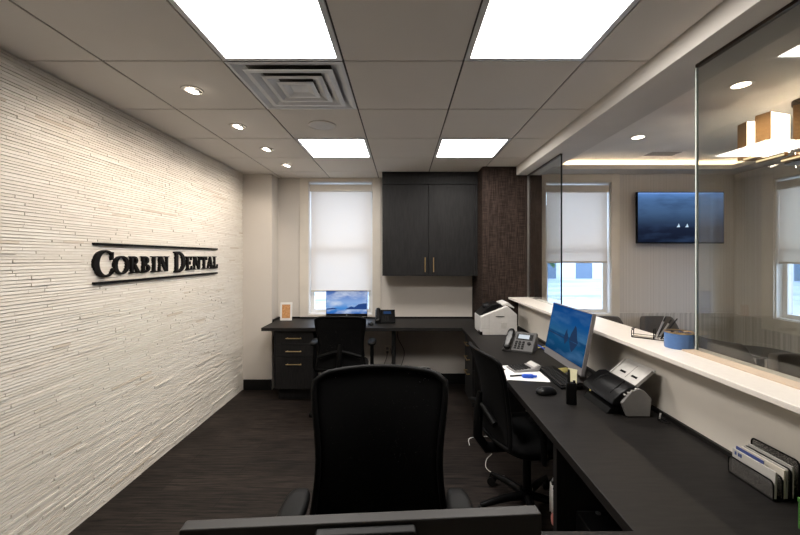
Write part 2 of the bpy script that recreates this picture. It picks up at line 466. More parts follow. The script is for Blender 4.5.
def tag(o, label, cat, group=None):
    o['label'] = label; o['category'] = cat
    if group: o['group'] = group
    return o
def thing(name, label, cat, loc=(0, 0, 0), rotz=0, group=None):
    o = bpy.data.objects.new(name, None); C.objects.link(o)
    o.location = loc; o.rotation_euler = (0, 0, rotz)
    o.empty_display_size = 0.05
    return tag(o, label, cat, group)
def struct(o, label=None):
    o['kind'] = 'structure'
    if label: o['label'] = label
    return o
def dup(root, loc, label):
    r = root.copy(); C.objects.link(r); r.location = loc; r['label'] = label
    for ch in list(root.children):
        c = ch.copy(); C.objects.link(c); c.parent = r
        for g in list(ch.children):
            d = g.copy(); C.objects.link(d); d.parent = c
    return r

# ------------------------------------------------------------------ camera and world
cam = bpy.data.cameras.new('camera'); co = bpy.data.objects.new('camera', cam); C.objects.link(co)
co.location = (0, 0, H); co.rotation_euler = (PI / 2, 0, 0)
cam.sensor_width = 36; cam.lens = 36 * 370 / 800; cam.shift_x = -2.5 / 800; cam.shift_y = -10.5 / 800
cam.clip_start = 0.02
bpy.context.scene.camera = co
w = bpy.data.worlds.new('daylight'); bpy.context.scene.world = w; w.use_nodes = True
wn = w.node_tree.nodes; wl = w.node_tree.links
bg = wn['Background']; bg.inputs[1].default_value = 6.2
tcw = wn.new('ShaderNodeTexCoord'); spw = wn.new('ShaderNodeSeparateXYZ'); rw = wn.new('ShaderNodeValToRGB')
rw.color_ramp.elements[0].position = 0.0; rw.color_ramp.elements[0].color = (0.78, 0.86, 0.97, 1)
rw.color_ramp.elements[1].position = 0.7; rw.color_ramp.elements[1].color = (0.55, 0.72, 1.0, 1)
wl.new(tcw.outputs['Generated'], spw.inputs[0]); wl.new(spw.outputs[2], rw.inputs['Fac']); wl.new(rw.outputs['Color'], bg.inputs[0])
sc = bpy.context.scene
sc.view_settings.view_transform = 'Standard'; sc.view_settings.look = 'None'
sc.view_settings.gamma = 1; sc.view_settings.exposure = 0.0; sc.view_settings.use_curve_mapping = False
sc.cycles.use_denoising = True
sc.cycles.max_bounces = 10; sc.cycles.diffuse_bounces = 5; sc.cycles.transparent_max_bounces = 16
sc.cycles.sample_clamp_indirect = 4.0

# ------------------------------------------------------------------ setting: shell
XL, XR, YB, YF = -1.92, 4.18, 4.66, -1.6
struct(MB().box(XL - .1, XR + .2, YF - .1, YB + .2, -0.1, 0).build('floor', 'floor'), 'dark wood plank floor with pale grain')

# stacked stone wall: thin strips at random relief
mb = MB(); tone = []
z = 0.0
while z < CEIL - 0.004:
    hgt = min(random.choice([0.014, 0.016, 0.017, 0.019]), CEIL - z)
    y = YF - random.random() * 0.3
    while y < 4.433:
        ln = random.choice([0.07, 0.10, 0.15, 0.2, 0.3, 0.4]) * random.uniform(0.8, 1.2)
        y1 = min(y + ln, 4.433)
        if y1 > YF and y1 - y > 0.002:
            dpt = random.choice([0, 0.001, 0.002, 0.003, 0.0045]) + (0.004 if random.random() < 0.06 else 0) + 0.004
            mb.box(XL - 0.02, XL + dpt, max(y, YF) + 0.0004, y1 - 0.0004, z + 0.0018, z + hgt - 0.0018)
            t = random.random() * 0.75 + 0.25 if random.random() > 0.05 else random.random() * 0.25
            tone += [t] * 6
        y = y1
    z += hgt
mb.box(XL - 0.12, XL - 0.010, YF, 4.433, 0, CEIL + .03); tone += [0.1] * 6
o = mb.build('wall_left', 'stone', smooth=0)
at = o.data.attributes.new('tone', 'FLOAT', 'FACE'); at.data.foreach_set('value', tone)
struct(o, 'cream split-face stacked stone accent wall')

def wall_with_holes(name, m, axis, a0, a1, t0, t1, z0, z1, holes):
    """wall along an axis; holes (a0,a1,z0,z1) sorted"""
    mb = MB()
    def b(u0, u1, w0, w1):
        if u1 - u0 < 1e-4 or w1 - w0 < 1e-4: return
        if axis == 'x': mb.box(u0, u1, t0, t1, w0, w1)
        else: mb.box(t0, t1, u0, u1, w0, w1)
    c = a0
    for h0, h1, hz0, hz1 in holes:
        b(c, h0, z0, z1); b(h0, h1, z0, hz0); b(h0, h1, hz1, z1); c = h1
    b(c, a1, z0, z1)
    return struct(mb.build(name, m, smooth=0))
W1 = (-1.184, -0.377, 0.867, 2.54)
W2 = (1.80, 2.62, 0.867, 2.53)
W3 = (3.34, 4.15, 0.90, 2.46)      # along y on the right wall
wall_with_holes('wall_back', 'paint', 'x', -1.565, 0.88, YB, YB + .2, 0, CEIL + .02, [W1])
wall_with_holes('wall_waiting_back', 'wallpaper', 'x', 0.88, XR + .2, YB, YB + .2, 0, 2.76, [W2])
wall_with_holes('wall_right', 'wallpaper', 'y', YF, YB, XR, XR + .2, 0, 2.76, [W3])
struct(MB().box(XL - .12, -1.565, 4.433, YB + .2, 0, CEIL + .02).build('wall_corner', 'paint', smooth=0))
struct(MB().box(XL - .1, XR + .2, YF - .1, YF, 0, 2.76).build('wall_front', 'paint', smooth=0))
struct(MB().box(0.878, 1.53, 4.06, YB, 0, CEIL + 0.02).box(1.25, 1.53, 4.06, YB, CEIL + .02, 2.74).build('wall_column', 'weave', smooth=0), 'pillar in dark brown woven wallcovering')
struct(MB().box(1.27, 1.40, YF, 4.06, 0, LEDGE - .022).build('wall_divider', 'paint2', smooth=0))
struct(MB().box(1.25, 1.55, YF, 4.06, CEIL - 0.096, 2.76).build('trim_1', 'soffit', bevel=0.003), 'painted bulkhead above the glass partition')
# waiting room ceiling with cove
struct(MB().box(1.55, XR, YF, YB, 2.74, 2.78).box(XL - .1, XR + .2, YF - .1, YB + .2, 2.78, 2.86).build('ceiling', 'waitceil', smooth=0))
struct(MB().box(1.53, XR, 4.37, YB, 2.63, 2.655).box(1.53, 3.89, 4.37, 4.39, 2.655, 2.677)
       .box(3.89, XR, YF, 4.37, 2.63, 2.655).box(3.89, 3.91, YF, 4.37, 2.655, 2.677).build('trim_2', 'soffit', smooth=0), 'dropped cove edge around the waiting room ceiling')
# wainscot
struct(MB().box(1.53, W2[0] - .105, YB - .012, YB, 0, .88).box(W2[1] + .105, XR, YB - .012, YB, 0, .88).box(W2[0] - .105, W2[1] + .105, YB - .012, YB, 0, .76)
       .box(1.53, W2[0] - .105, YB - .016, YB, .88, .89).box(W2[1] + .105, XR, YB - .016, YB, .88, .89).build('trim_3', 'bead', smooth=0))
struct(MB().box(XR - .012, XR, YF, W3[0] - .14, 0, .88).box(XR - .012, XR, W3[1] + .14, YB - .012, 0, .88).box(XR - .012, XR, W3[0] - .14, W3[1] + .14, 0, .78).build('trim_4', 'bead', smooth=0))
struct(MB().box(-1.90, -1.565, 4.415, 4.433, 0, .125).build('baseboard_corner', 'base', bevel=.002))
struct(MB().box(-1.565, 0.878, YB - .018, YB, 0, .125).build('baseboard_back', 'base', bevel=.002))

# office ceiling: tiles with fine reveal
xs = [XL, -1.52, -0.91, -0.30, 0.31, 0.92, 1.25]
ys = [YF, -1.175, -0.565, 0.045, 0.655, 1.265, 1.875, 2.485, 3.095, 3.705, 4.315, YB]
panels = [(2, 5), (4, 5), (2, 8), (4, 8)]
mb = MB()
g = 0.0055
for i in range(len(xs) - 1):
    for j in range(len(ys) - 1):
        if (i, j) in panels or (i, j) == (2, 6): continue
        mb.box(xs[i] + g, xs[i + 1] - g, ys[j] + g, ys[j + 1] - g, CEIL, CEIL + .018, 0)
for x in xs[1:-1]: mb.box(x - .012, x + .012, YF, YB, CEIL + .006, CEIL + .02, 1)
for y in ys[1:-1]: mb.box(XL, 1.25, y - .012, y + .012, CEIL + .0065, CEIL + .02, 1)
mb.box(XL - .02, 1.25, YF, YB, CEIL + .0205, CEIL + .029, 1)
struct(mb.build('ceiling', ['tile', 'grid'], smooth=0, bevel=0), 'suspended ceiling of square tiles')

# ------------------------------------------------------------------ ceiling fixtures
def led_panel(i, j, label):
    x0, x1, y0, y1 = xs[i] + .004, xs[i + 1] - .004, ys[j] + .004, ys[j + 1] - .004
    cx, cy = (x0 + x1) / 2, (y0 + y1) / 2
    hx, hy = (x1 - x0) / 2, (y1 - y0) / 2
    t = thing('ceiling_light_panel', label, 'ceiling light', (cx, cy, CEIL), group='square ceiling light panels')
    b = .026
    f = MB().box(-hx, hx, -hy, -hy + b, -.003, .02).box(-hx, hx, hy - b, hy, -.003, .02).box(-hx, -hx + b, -hy + b, hy - b, -.003, .02).box(hx - b, hx, -hy + b, hy - b, -.003, .02)
    f.build('frame', 'vent', t, bevel=.002)
    d = MB()
    d.add([(-hx + b, -hy + b, .006), (hx - b, -hy + b, .006), (hx - b, hy - b, .006), (-hx + b, hy - b, .006)], [(3, 2, 1, 0)], 1)
    d.box(-hx + b, hx - b, -hy + b, hy - b, .007, .02, 0)
    d.build('diffuser', ['white', 'panel'], t, smooth=0)
led_panel(2, 5, 'bright square ceiling panel beside the air diffuser, nearer one on the left')
led_panel(4, 5, 'bright square ceiling panel nearest the bulkhead, large one on the right')
led_panel(2, 8, 'small distant bright ceiling panel just before the left window')
led_panel(4, 8, 'small distant bright ceiling panel above the dark wall cabinet')

# air diffuser, four-way
t = thing('air_diffuser', 'square white stepped air diffuser in the ceiling beside light panel', 'air vent', (-.605, 2.18, CEIL))
def sq_ring(ro, ri, zo, zi, th=.0025):
    """sloping square ring"""
    vs = []
    for r, z in ((ro, zo), (ri, zi), (ri, zi + th), (ro, zo + th)):
        vs += [(-r, -r, z), (r, -r, z), (r, r, z), (-r, r, z)]
    fs = []
    for k in range(4):
        for i in range(4):
            j = (i + 1) % 4; kk = (k + 1) % 4
            fs.append((k * 4 + i, k * 4 + j, kk * 4 + j, kk * 4 + i))
    return vs, fs
MB().add(*sq_ring(.300, .284, -.003, -.003)).add(*sq_ring(.284, .222, -.003, .022)).build('outer_frame', 'vent', t, smooth=0)
for ro, rm, ri in ((.236, .208, .160), (.166, .142, .098)):
    MB().add(*sq_ring(ro, rm, -.010, -.012)).add(*sq_ring(rm, ri, -.012, .012)).build('louver', 'vent', t, smooth=0)
MB().add(*sq_ring(.102, .080, -.012, -.014)).add(*sq_ring(.080, .045, -.014, -.002)).box(-.045, .045, -.045, .045, -.003, .0).build('center_plate', 'vent', t, smooth=0)
MB().box(-.29, .29, -.29, .29, .055, .06).box(-.29, .29, -.29, -.28, .0, .055).box(-.29, .29, .28, .29, .0, .055).box(-.29, -.28, -.28, .28, 0, .055).box(.28, .29, -.28, .28, 0, .055).build('duct_box', 'dkgrey', t, smooth=0)
# speaker
t = thing('ceiling_speaker', 'round white ceiling speaker grille behind the air diffuser', 'speaker', (-.605, 2.79, CEIL))
MB().lathe([(0, -.006), (.09, -.006), (.09, 0), (0, 0)], seg=40).build('grille', 'lgrey', t)
MB().lathe([(.09, -.007), (.104, -.005), (.106, 0), (.09, 0), (.09, -.007)], seg=40).build('rim', 'soffit', t)

def spot(name, loc, rot, energy, size, col, blend=0.6, radius=.03, parent=None):
    l = bpy.data.lights.new(name, 'SPOT'); l.energy = energy; l.spot_size = size; l.spot_blend = blend
    l.color = col; l.shadow_soft_size = radius
    ob = bpy.data.objects.new(name, l); C.objects.link(ob); ob.location = loc; ob.rotation_euler = rot
    if parent: ob.parent = parent
    return ob
names = ['recessed wall-washing spotlight in the office ceiling, nearest the viewer', 'second wall-washing spotlight in the office ceiling, beside the air diffuser',
         'third wall-washing spotlight in the office ceiling, level with the round speaker', 'farthest wall-washing spotlight in the office ceiling, near the back corner']
for k, d in enumerate((2.20, 2.805, 3.40, 3.99)):
    t = thing('recessed_spotlight', names[k], 'spotlight', (-1.25, d, CEIL), group='wall washing spotlights')
    MB().lathe([(.040, -.004), (.060, -.005), (.063, -.001), (.063, .001), (.040, .001), (.040, -.004)], seg=32).build('trim_ring', 'soffit', t)
    a = math.radians(24)
    b = MB(); b.X = Matrix.Rotation(a, 4, 'Y')
    b.lathe([(0, -.014), (.020, -.014), (.036, -.006), (.038, .0)], seg=24)
    b.build('lens', 'lens', t)
    MB().box(.018, .045, -.026, .026, -.008, -.001).build('shade_lip', 'dkgrey', t, bevel=.003)
    spot('spot_lamp', (-.01, 0, -.03), (0, math.radians(33), 0), 22, math.radians(110), (1, .87, .72), .8, .02, t)

for k, (x, y, lb) in enumerate(((2.26, 2.47, 'round recessed downlight in the waiting room ceiling nearest the chandelier'), (2.26, 3.55, 'round recessed downlight in the waiting room ceiling nearest the back window'))):
    t = thing('downlight', lb, 'ceiling light', (x, y, 2.74), group='waiting room downlights')
    MB().lathe([(.052, -.004), (.068, -.004), (.070, 0), (.052, 0), (.052, -.004)], seg=32).build('trim_ring', 'white', t)
    MB().lathe([(0, -.003), (.052, -.003), (.052, 0)], seg=32).build('lens', 'lensw', t)
    spot('down_lamp', (0, 0, -.02), (0, 0, 0), 34, math.radians(140), (1, .82, .62), .8, .05, t)
# cove strips
t = thing('cove_light_strip', 'warm glowing light strip hidden in the waiting room ceiling cove', 'light strip', (0, 0, 0))
MB().box(1.55, 4.1, 4.50, 4.515, 2.655, 2.66).build('led_tape', 'cove', t, smooth=0)
MB().box(4.02, 4.035, -1.5, 4.45, 2.655, 2.66).build('led_tape', 'cove', t, smooth=0)
# ceiling register
t = thing('ceiling_register', 'flat slotted air register in the waiting room ceiling', 'air vent', (2.88, 4.10, 2.74))
MB().box(-.19, .19, -.10, .10, -.006, 0).build('frame', 'white', t, bevel=.002)
for k in range(5): MB().box(-.16, .16, -.075 + k * .034, -.060 + k * .034, -.010, -.006).build('slat', 'grey', t)

# chandelier of radial planks
t = thing('chandelier', 'wooden chandelier of glowing upright blocks hanging in the waiting room', 'chandelier', (2.93, 2.70, 0))
MB().cyl((0, 0, 2.70), .065, .04, seg=32).build('canopy', 'bronze', t, bevel=.004)
MB().cyl((0, 0, 2.30), .012, .41, seg=12).build('stem', 'bronze', t)
MB().lathe([(0, 2.40), (.02, 2.41), (.032, 2.44), (.02, 2.47), (0, 2.48)], seg=20).build('bulb', 'lens', t)
bl = bpy.data.lights.new('bulb_light', 'POINT'); bl.energy = 5; bl.color = (1, .84, .64); bl.shadow_soft_size = .02
bo_ = bpy.data.objects.new('bulb_light', bl); C.objects.link(bo_); bo_.parent = t; bo_.location = (-.06, 0, 2.45)
MB().cyl((0, 0, 2.28), .10, .05, seg=24).build('hub', 'bronze', t, bevel=.004)
for k in range(14):
    if k in (9, 10, 11, 12): continue
    ro = .400 if k == 13 else .442
    a = math.radians(196.5 + k * 360 / 14)
    X = Matrix.Rotation(a, 4, 'Z')
    p = MB(); p.X = X
    p.box(.245, ro, -.046, .046, 2.315, 2.588)
    pk = p.build('plank', 'lamp_wood', t, bevel=.002)
    g2 = MB(); g2.X = X
    g2.box(.252, ro - .003, .046, .050, 2.32, 2.583)
    g2.build('diffuser', 'glow', pk, smooth=0)
for bx, y0, y1 in ((2.485, 2.42, 2.70), (2.635, 2.55, 2.76), (2.80, 2.53, 2.74), (3.05, 2.45, 2.85), (3.25, 2.5, 2.8)):
    bo = MB().box(bx - 2.93, bx - 2.93 + .024, y0 - 2.70, y1 - 2.70, 2.288, 2.317).build('light_bar', 'lamp_wood', t, bevel=.002)
    MB().box(bx - 2.934, bx - 2.93, y0 - 2.695, y1 - 2.705, 2.293, 2.305).build('led_strip', 'goldglow', bo, smooth=0)

# ------------------------------------------------------------------ windows and blinds
def window(n, W, plane, axis):
    """plane: inner wall face; axis 'x' wall runs along x (outside +y), 'y' wall runs along y (outside +x)"""
    a0, a1, z0, z1 = W
    t = bpy.data.objects.new('window_%d' % n, None); C.objects.link(t); struct(t)
    def bb(mb, u0, u1, d0, d1, w0, w1, m=0):
        if axis == 'x': mb.box(u0, u1, plane + d0, plane + d1, w0, w1, m)
        else: mb.box(plane + d0, plane + d1, u0, u1, w0, w1, m)
    c = .105 if n != 3 else .14
    topc = min(z1 + c, CEIL - .001 if n == 1 else 2.63)
    if n == 3: topc = z1 + .125
    f = MB()
    lo = z0 - (.03 if n == 1 else c)
    bb(f, a0 - c, a0, -.02, 0, lo, topc); bb(f, a1, a1 + c, -.02, 0, lo, topc)
    bb(f, a0, a1, -.02, 0, z1, topc); bb(f, a0, a1, -.02, 0, lo, z0)
    f.build('casing', 'trimpaint', t, bevel=.003)
    j = MB()
    bb(j, a0, a0 + .012, 0, .16, z0, z1); bb(j, a1 - .012, a1, 0, .16, z0, z1); bb(j, a0 + .012, a1 - .012, 0, .16, z1 - .012, z1); bb(j, a0 + .012, a1 - .012, 0, .16, z0, z0 + .012)
    j.build('jamb', 'white', t, bevel=.001)
    mid = (z0 + z1) / 2
    for d, s0, s1 in ((.075, z0 + .012, mid + .02), (.115, mid - .02, z1 - .012)):
        s = MB(); q = .045
        bb(s, a0 + .012, a0 + .012 + q, d, d + .035, s0, s1); bb(s, a1 - .012 - q, a1 - .012, d, d + .035, s0, s1)
        bb(s, a0 + .012 + q, a1 - .012 - q, d, d + .035, s0, s0 + q); bb(s, a0 + .012 + q, a1 - .012 - q, d, d + .035, s1 - q, s1)
        so = s.build('sash', 'white', t, bevel=.002)
        gl = MB(); bb(gl, a0 + .012 + q, a1 - .012 - q, d + .014, d + .020, s0 + q, s1 - q)
        gl.build('window_pane', 'winglass', so, smooth=0)
    return t
window(1, W1, YB, 'x'); window(2, W2, YB, 'x'); window(3, W3, XR, 'y')
def blind(label, W, plane, axis, zb, edge=.026):
    a0, a1, z0, z1 = W
    t = thing('roller_blind', label, 'window blind', (0, 0, 0), group='white roller blinds')
    def bb(mb, u0, u1, d0, d1, w0, w1, m=0):
        if axis == 'x': mb.box(u0, u1, plane + d0, plane + d1, w0, w1, m)
        else: mb.box(plane + d0, plane + d1, u0, u1, w0, w1, m)
        return mb
    zc = z1 - .035
    m = MB(); bb(m, a0 + .013, a1 - .013, .004, .060, zc - .085, zc)
    m.build('headrail', 'trimpaint', t, bevel=.004)
    m = MB(); bb(m, a0 + edge, a1 - edge, .030, .031, zb + .02, zc - .08)
    m.build('blind_fabric', 'blind', t, smooth=0)
    m = MB(); bb(m, a0 + edge, a1 - edge, .024, .037, zb, zb + .022)
    m.build('bottom_rail', 'cream', t, bevel=.003)
blind('long white roller blind on the window behind the far computer desk', W1, YB, 'x', 1.148)
blind('white roller blind half drawn on the window beside the wall television', W2, YB, 'x', 1.514)
blind('white roller blind on the right-hand side wall window behind the glass', W3, XR, 'y', 1.515, .015)

# ------------------------------------------------------------------ outside
o = MB().box(-30, 40, YB + .25, 60, -.9, -.6).box(XR + .25, 40, -30, YB + .25, -.9, -.6).build('ground', 'asphalt', smooth=0)
struct(o, 'pale pavement outside')
def house(x, y, wx, wy, hh, rz, label):
    t = thing('building', label, 'building', (x, y, -.6), rz, group='pale buildings across the street')
    MB().box(-wx / 2, wx / 2, -wy / 2, wy / 2, 0, hh).build('building_wall', 'siding', t, smooth=0)
    MB().prism([(-wx / 2 - .3, hh), (wx / 2 + .3, hh), (0, hh + 1.6)], 'y', -wy / 2 - .3, wy / 2 + .3).build('roof', 'grey', t, smooth=0)
    for k in range(int(wx // 2)):
        MB().box(-wx / 2 + .6 + k * 2, -wx / 2 + 1.5 + k * 2, -wy / 2 - .03, -wy / 2, 1.0, 2.4).build('window', 'darkpane', t)
    return t
house(-4.5, 21, 10, 5, 3.6, 0, 'pale sided building across the street, outside the left window')
house(8.5, 23, 11, 5, 3.6, 0, 'pale sided building across the street, outside the window beside television')
house(22, 16, 10, 5, 3.6, -PI / 2, 'pale sided building across the street, outside the right-hand window')
def tree(x, y, hh, r, label):
    t = thing('tree', label, 'tree', (x, y, -.6))
    MB().tube([(0, 0, 0), (.05, 0, hh * .5), (0, .05, hh * .8)], [.14, .10, .05]).build('trunk', 'bark', t)
    m = MB()
    for k in range(260):
        a, b2 = random.random() * 2 * PI, math.acos(random.uniform(-1, 1))
        rr = r * random.random() ** .4
        p = Vector((rr * math.sin(b2) * math.cos(a), rr * math.sin(b2) * math.sin(a), hh + rr * .9 * math.cos(b2)))
        q = Matrix.Rotation(random.random() * 6, 3, 'X') @ Matrix.Rotation(random.random() * 6, 3, 'Z')
        s = r * .13
        m.add([tuple(p + q @ Vector(c)) for c in ((-s, 0, -s * .6), (s, 0, -s * .6), (s, .02, s * .6), (-s, .02, s * .6))], [(0, 1, 2, 3)])
    m.build('foliage', 'leaf', t, smooth=0)
tree(-4.3, 13.5, 1.7, 1.1, 'leafy tree outside the left window')
tree(4.8, 13.0, 2.6, 0.9, 'leafy tree outside the window beside the television')

# ------------------------------------------------------------------ sign on stone wall
def ring(mb, cx, cy, ro, ri, a0, a1, x0, x1, icx=None, icy=None, seg=28):
    icx = cx if icx is None else icx; icy = cy if icy is None else icy
    vs, fs = [], []
    full = abs(a1 - a0) >= 359.9
    n = seg
    for k in range(n + 1):
        a = math.radians(a0 + (a1 - a0) * k / n)
        po = (cx + ro[0] * math.cos(a), cy + ro[1] * math.sin(a)); pi_ = (icx + ri[0] * math.cos(a), icy + ri[1] * math.sin(a))
        for X in (x0, x1):
            vs += [(X, po[0], po[1]), (X, pi_[0], pi_[1])]
    for k in range(n):
        b = k * 4; d = b + 4
        fs += [(b, d, d + 1, b + 1), (b + 2, b + 3, d + 3, d + 2), (b, b + 2, d + 2, d), (b + 1, d + 1, d + 3, b + 3)]
    if not full: fs += [(0, 1, 3, 2), (n * 4, n * 4 + 2, n * 4 + 3, n * 4 + 1)]
    mb.add(vs, fs)
X0, X1 = XL + .004, XL + .024
def glyph(ch, y0, y1, z0, z1):
    mb = MB(); w_, h_ = y1 - y0, z1 - z0
    st = 0.22 * w_ if ch not in 'I' else .42 * w_       # thick stroke
    th = 0.09 * h_                                       # thin stroke
    def R(u0, v0, u1, v1): mb.box(X0, X1, y0 + u0 * w_, y0 + u1 * w_, z0 + v0 * h_, z0 + v1 * h_)
    def P(*pts): mb.prism([(y0 + u * w_, z0 + v * h_) for u, v in pts], 'x', X0, X1)
    s = st / w_
    if ch == 'C':
        ring(mb, y0 + .56 * w_, z0 + .5 * h_, (.56 * w_, .5 * h_), (.38 * w_, .425 * h_), 42, 322, X0, X1, icx=y0 + .64 * w_)
        P((.88, .62), (.96, .62), (.98, .93), (.90, .93), (.84, .80))
        P((.90, .10), (1.0, .30), (.94, .33), (.84, .18))
    elif ch == 'O':
        ring(mb, y0 + .5 * w_, z0 + .5 * h_, (.53 * w_, .52 * h_), (.30 * w_, .43 * h_), 0, 360, X0, X1, seg=36)
    elif ch == 'I':
        R(.28, 0, .72, 1); R(.02, 0, .98, .07); R(.02, .93, .98, 1)
    elif ch in 'RB':
        R(.12, 0, .12 + s, 1); R(0, 0, .52, .07); R(0, .93, .4, 1)
        ring(mb, y0 + .34 * w_, z0 + .745 * h_, (.48 * w_, .255 * h_), (.24 * w_, .175 * h_), -90, 90, X0, X1)
        if ch == 'R':
            P((.36, .52), (.62, .52), (1.08, 0), (.76, 0))
        else:
            ring(mb, y0 + .36 * w_, z0 + .27 * h_, (.60 * w_, .27 * h_), (.33 * w_, .185 * h_), -90, 90, X0, X1)
    elif ch == 'D':
        R(.10, 0, .10 + s, 1); R(0, 0, .45, .07); R(0, .93, .45, 1)
        ring(mb, y0 + .36 * w_, z0 + .5 * h_, (.64 * w_, .5 * h_), (.36 * w_, .42 * h_), -90, 90, X0, X1)
    elif ch == 'N':
        R(.12, 0, .23, 1); R(0, 0, .36, .07); R(0, .93, .3, 1); P((.08, 1), (.36, 1), (.90, 0), (.72, 0)); R(.78, .04, .90, 1); R(.66, .93, 1, 1)
    elif ch == 'E':
        R(.12, 0, .12 + s * 1.15, 1); R(0, 0, .9, .09); R(0, .91, .86, 1); R(.3, .46, .68, .55); P((.80, .08), (.95, .0), (1.0, .30), (.92, .30)); R(.80, .72, .90, 1); R(.62, .38, .70, .63)
    elif ch == 'T':
        R(.36, 0, .64, 1); R(.2, 0, .8, .07); R(0, .91, 1, 1); R(0, .70, .09, 1); R(.91, .70, 1, 1)
    elif ch == 'A':
        P((.46, 1), (.58, 1), (.22, 0), (.10, 0)); P((.42, 1), (.62, 1), (1.0, 0), (.70, 0)); R(.26, .27, .74, .36); R(0, 0, .34, .07); R(.6, 0, 1.06, .07)
    elif ch == 'L':
        R(.15, 0, .15 + s * 1.15, 1); R(0, 0, .9, .09); R(0, .93, .62, 1); P((.82, .05), (.95, .0), (1.0, .34), (.92, .34))
    return mb
t = thing('wall_sign', 'black raised serif letters between two bars on the stone wall', 'sign', (0, 0, 0))
SC = (1.59 - .115, 1.59 + .006)
CP = (1.59 - .130, 1.59 + .045)
lets = [('C', 2.275, 2.437, 1), ('O', 2.440, 2.571, 0), ('R', 2.580, 2.675, 0), ('B', 2.695, 2.790, 0), ('I', 2.805, 2.860, 0), ('N', 2.875, 3.010, 0),
        ('D', 3.085, 3.238, 1), ('E', 3.255, 3.345, 0), ('N', 3.360, 3.485, 0), ('T', 3.495, 3.600, 0), ('A', 3.600, 3.710, 0), ('L', 3.722, 3.806, 0)]
for ch, a, b, big in lets:
    a, b = a * 1.0, b * 1.0
    zz = CP if big else SC
    lo = glyph(ch, a, b, *zz).build('letter', 'letter', t, smooth=30)
    lo['label'] = ('large' if big else 'small') + ' black letter ' + ch
for zc in (1.671, 1.426):
    MB().box(X0, X1, 2.28, 3.80, zc - .008, zc + .008).build('bar', 'letter', t, bevel=.001)

# ------------------------------------------------------------------ glass partition
def partition(label, y0, y1, gm, far):
    t = thing('glass_partition', label, 'glass partition', (1.376, 0, LEDGE), group='fixed glass panes above the ledge')
    top = CEIL - .096 - LEDGE
    MB().box(-.005, .005, y0, y1, 0.0005, top - .012).build('glass_pane', gm, t, smooth=0)
    MB().box(-.010, .010, y0, y1, top - .014, top).build('top_channel', 'bronze', t, smooth=0)
    if far:
        MB().box(-.0055, .0055, y0 - .007, y0, 0.0005, top - .014).build('polished_edge', 'edge_dark', t)['label'] = 'dark edge of the pane'
        MB().box(-.008, .008, y1 - .012, y1, 0.0005, top).build('wall_channel', 'silver', t)
    else:
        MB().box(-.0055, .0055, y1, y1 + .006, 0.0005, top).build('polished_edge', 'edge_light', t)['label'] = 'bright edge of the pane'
        MB().box(-.066, -.005, y0, y1 + .01, 0.0005, .006).build('reflection_strip', 'tanstrip', t)['label'] = 'tan strip standing in for a reflection along the foot of the pane'  # flat tan strip modelled in place of a reflection on the ledge
partition('far clear glass pane on the ledge, fixed against the brown pillar', 3.206, 4.058, 'glass', True)
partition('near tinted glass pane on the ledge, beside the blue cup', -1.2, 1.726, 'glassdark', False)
tag(MB().box(1.16, 1.44, YF + .01, 4.058, LEDGE - .022, LEDGE).build('transaction_ledge', 'quartz', bevel=.003), 'long white quartz ledge running along the low wall', 'ledge')

# ------------------------------------------------------------------ worktop and cabinets
t = thing('desk_worktop', 'continuous dark wood-look worktop running round three sides of the office', 'desk', (0, 0, 0))
poly = [(-1.562, 4.655), (-1.562, 4.433), (-1.536, 4.433), (-1.536, 4.02), (.649, 4.02), (.649, 1.04), (-.60, 1.04), (-.60, .42), (1.268, .42), (1.268, 4.058), (.876, 4.058), (.876, 4.655)]
MB().prism(poly, 'z', DESK - .036, DESK).build('worktop', 'desk', t, bevel=.002)
bs = MB().box(-1.562, .876, 4.642, 4.658, DESK, DESK + .02).box(-1.562, -1.548, 4.44, 4.642, DESK, DESK + .02).box(1.254, 1.268, .42, 4.055, DESK, DESK + .02)
bs.build('backsplash', 'desk', t, bevel=.001)
MB().box(-.12, -.085, 4.10, 4.64, 0, DESK - .036).build('support_panel', 'cab', t, bevel=.002)
MB().box(.70, 1.262, 1.68, 1.72, 0, DESK - .036).build('support_panel', 'cab', t, bevel=.002)
MB().box(-.56, -.52, .46, 1.0, 0, DESK - .036).build('support_panel', 'cab', t, bevel=.002)

def handle(mb, c, ln, axis, out):
    """bar handle; out = outward direction vector"""
    ox, oy = out
    if axis == 'x':
        mb.tube([(c[0] - ln / 2, c[1] + oy * .03, c[2]), (c[0] + ln / 2, c[1] + oy * .03, c[2])], .0055)
        for s in (-1, 1): mb.tube([(c[0] + s * ln * .42, c[1], c[2]), (c[0] + s * ln * .42, c[1] + oy * .03, c[2])], .0045)
    elif axis == 'z':
        mb.tube([(c[0], c[1] + oy * .03, c[2] - ln / 2), (c[0], c[1] + oy * .03, c[2] + ln / 2)], .006)
        for s in (-1, 1): mb.tube([(c[0], c[1], c[2] + s * ln * .42), (c[0], c[1] + oy * .03, c[2] + s * ln * .42)], .0045)
    return mb
def drawer_cabinet(label, loc, rotz, w_):
    t = thing('drawer_cabinet', label, 'drawer cabinet', loc, rotz, group='black drawer cabinets under the worktop')
    top = DESK - .037
    MB().box(0, w_, .022, .54, .13, top).box(.03, w_ - .02, .08, .52, 0, .13).build('body', 'cab', t, bevel=.001)
    for z0, z1, zh in ((.635, .772, .70), (.492, .631, .558), (.14, .488, .414)):
        d = MB().box(.022, w_ - .004, 0, .022, z0, z1).build('drawer', 'cab', t, bevel=.0015)
        handle(MB(), (w_ * .52, 0, zh), .17, 'x', (0, -1)).build('handle', 'brass', d)
drawer_cabinet('black three-drawer cabinet with brass handles under the left end of worktop', (-1.42, 4.07, 0), 0, .44)
drawer_cabinet('black three-drawer cabinet with brass handles under the far inner corner', (.675, 4.015, 0), -PI / 2, .44)
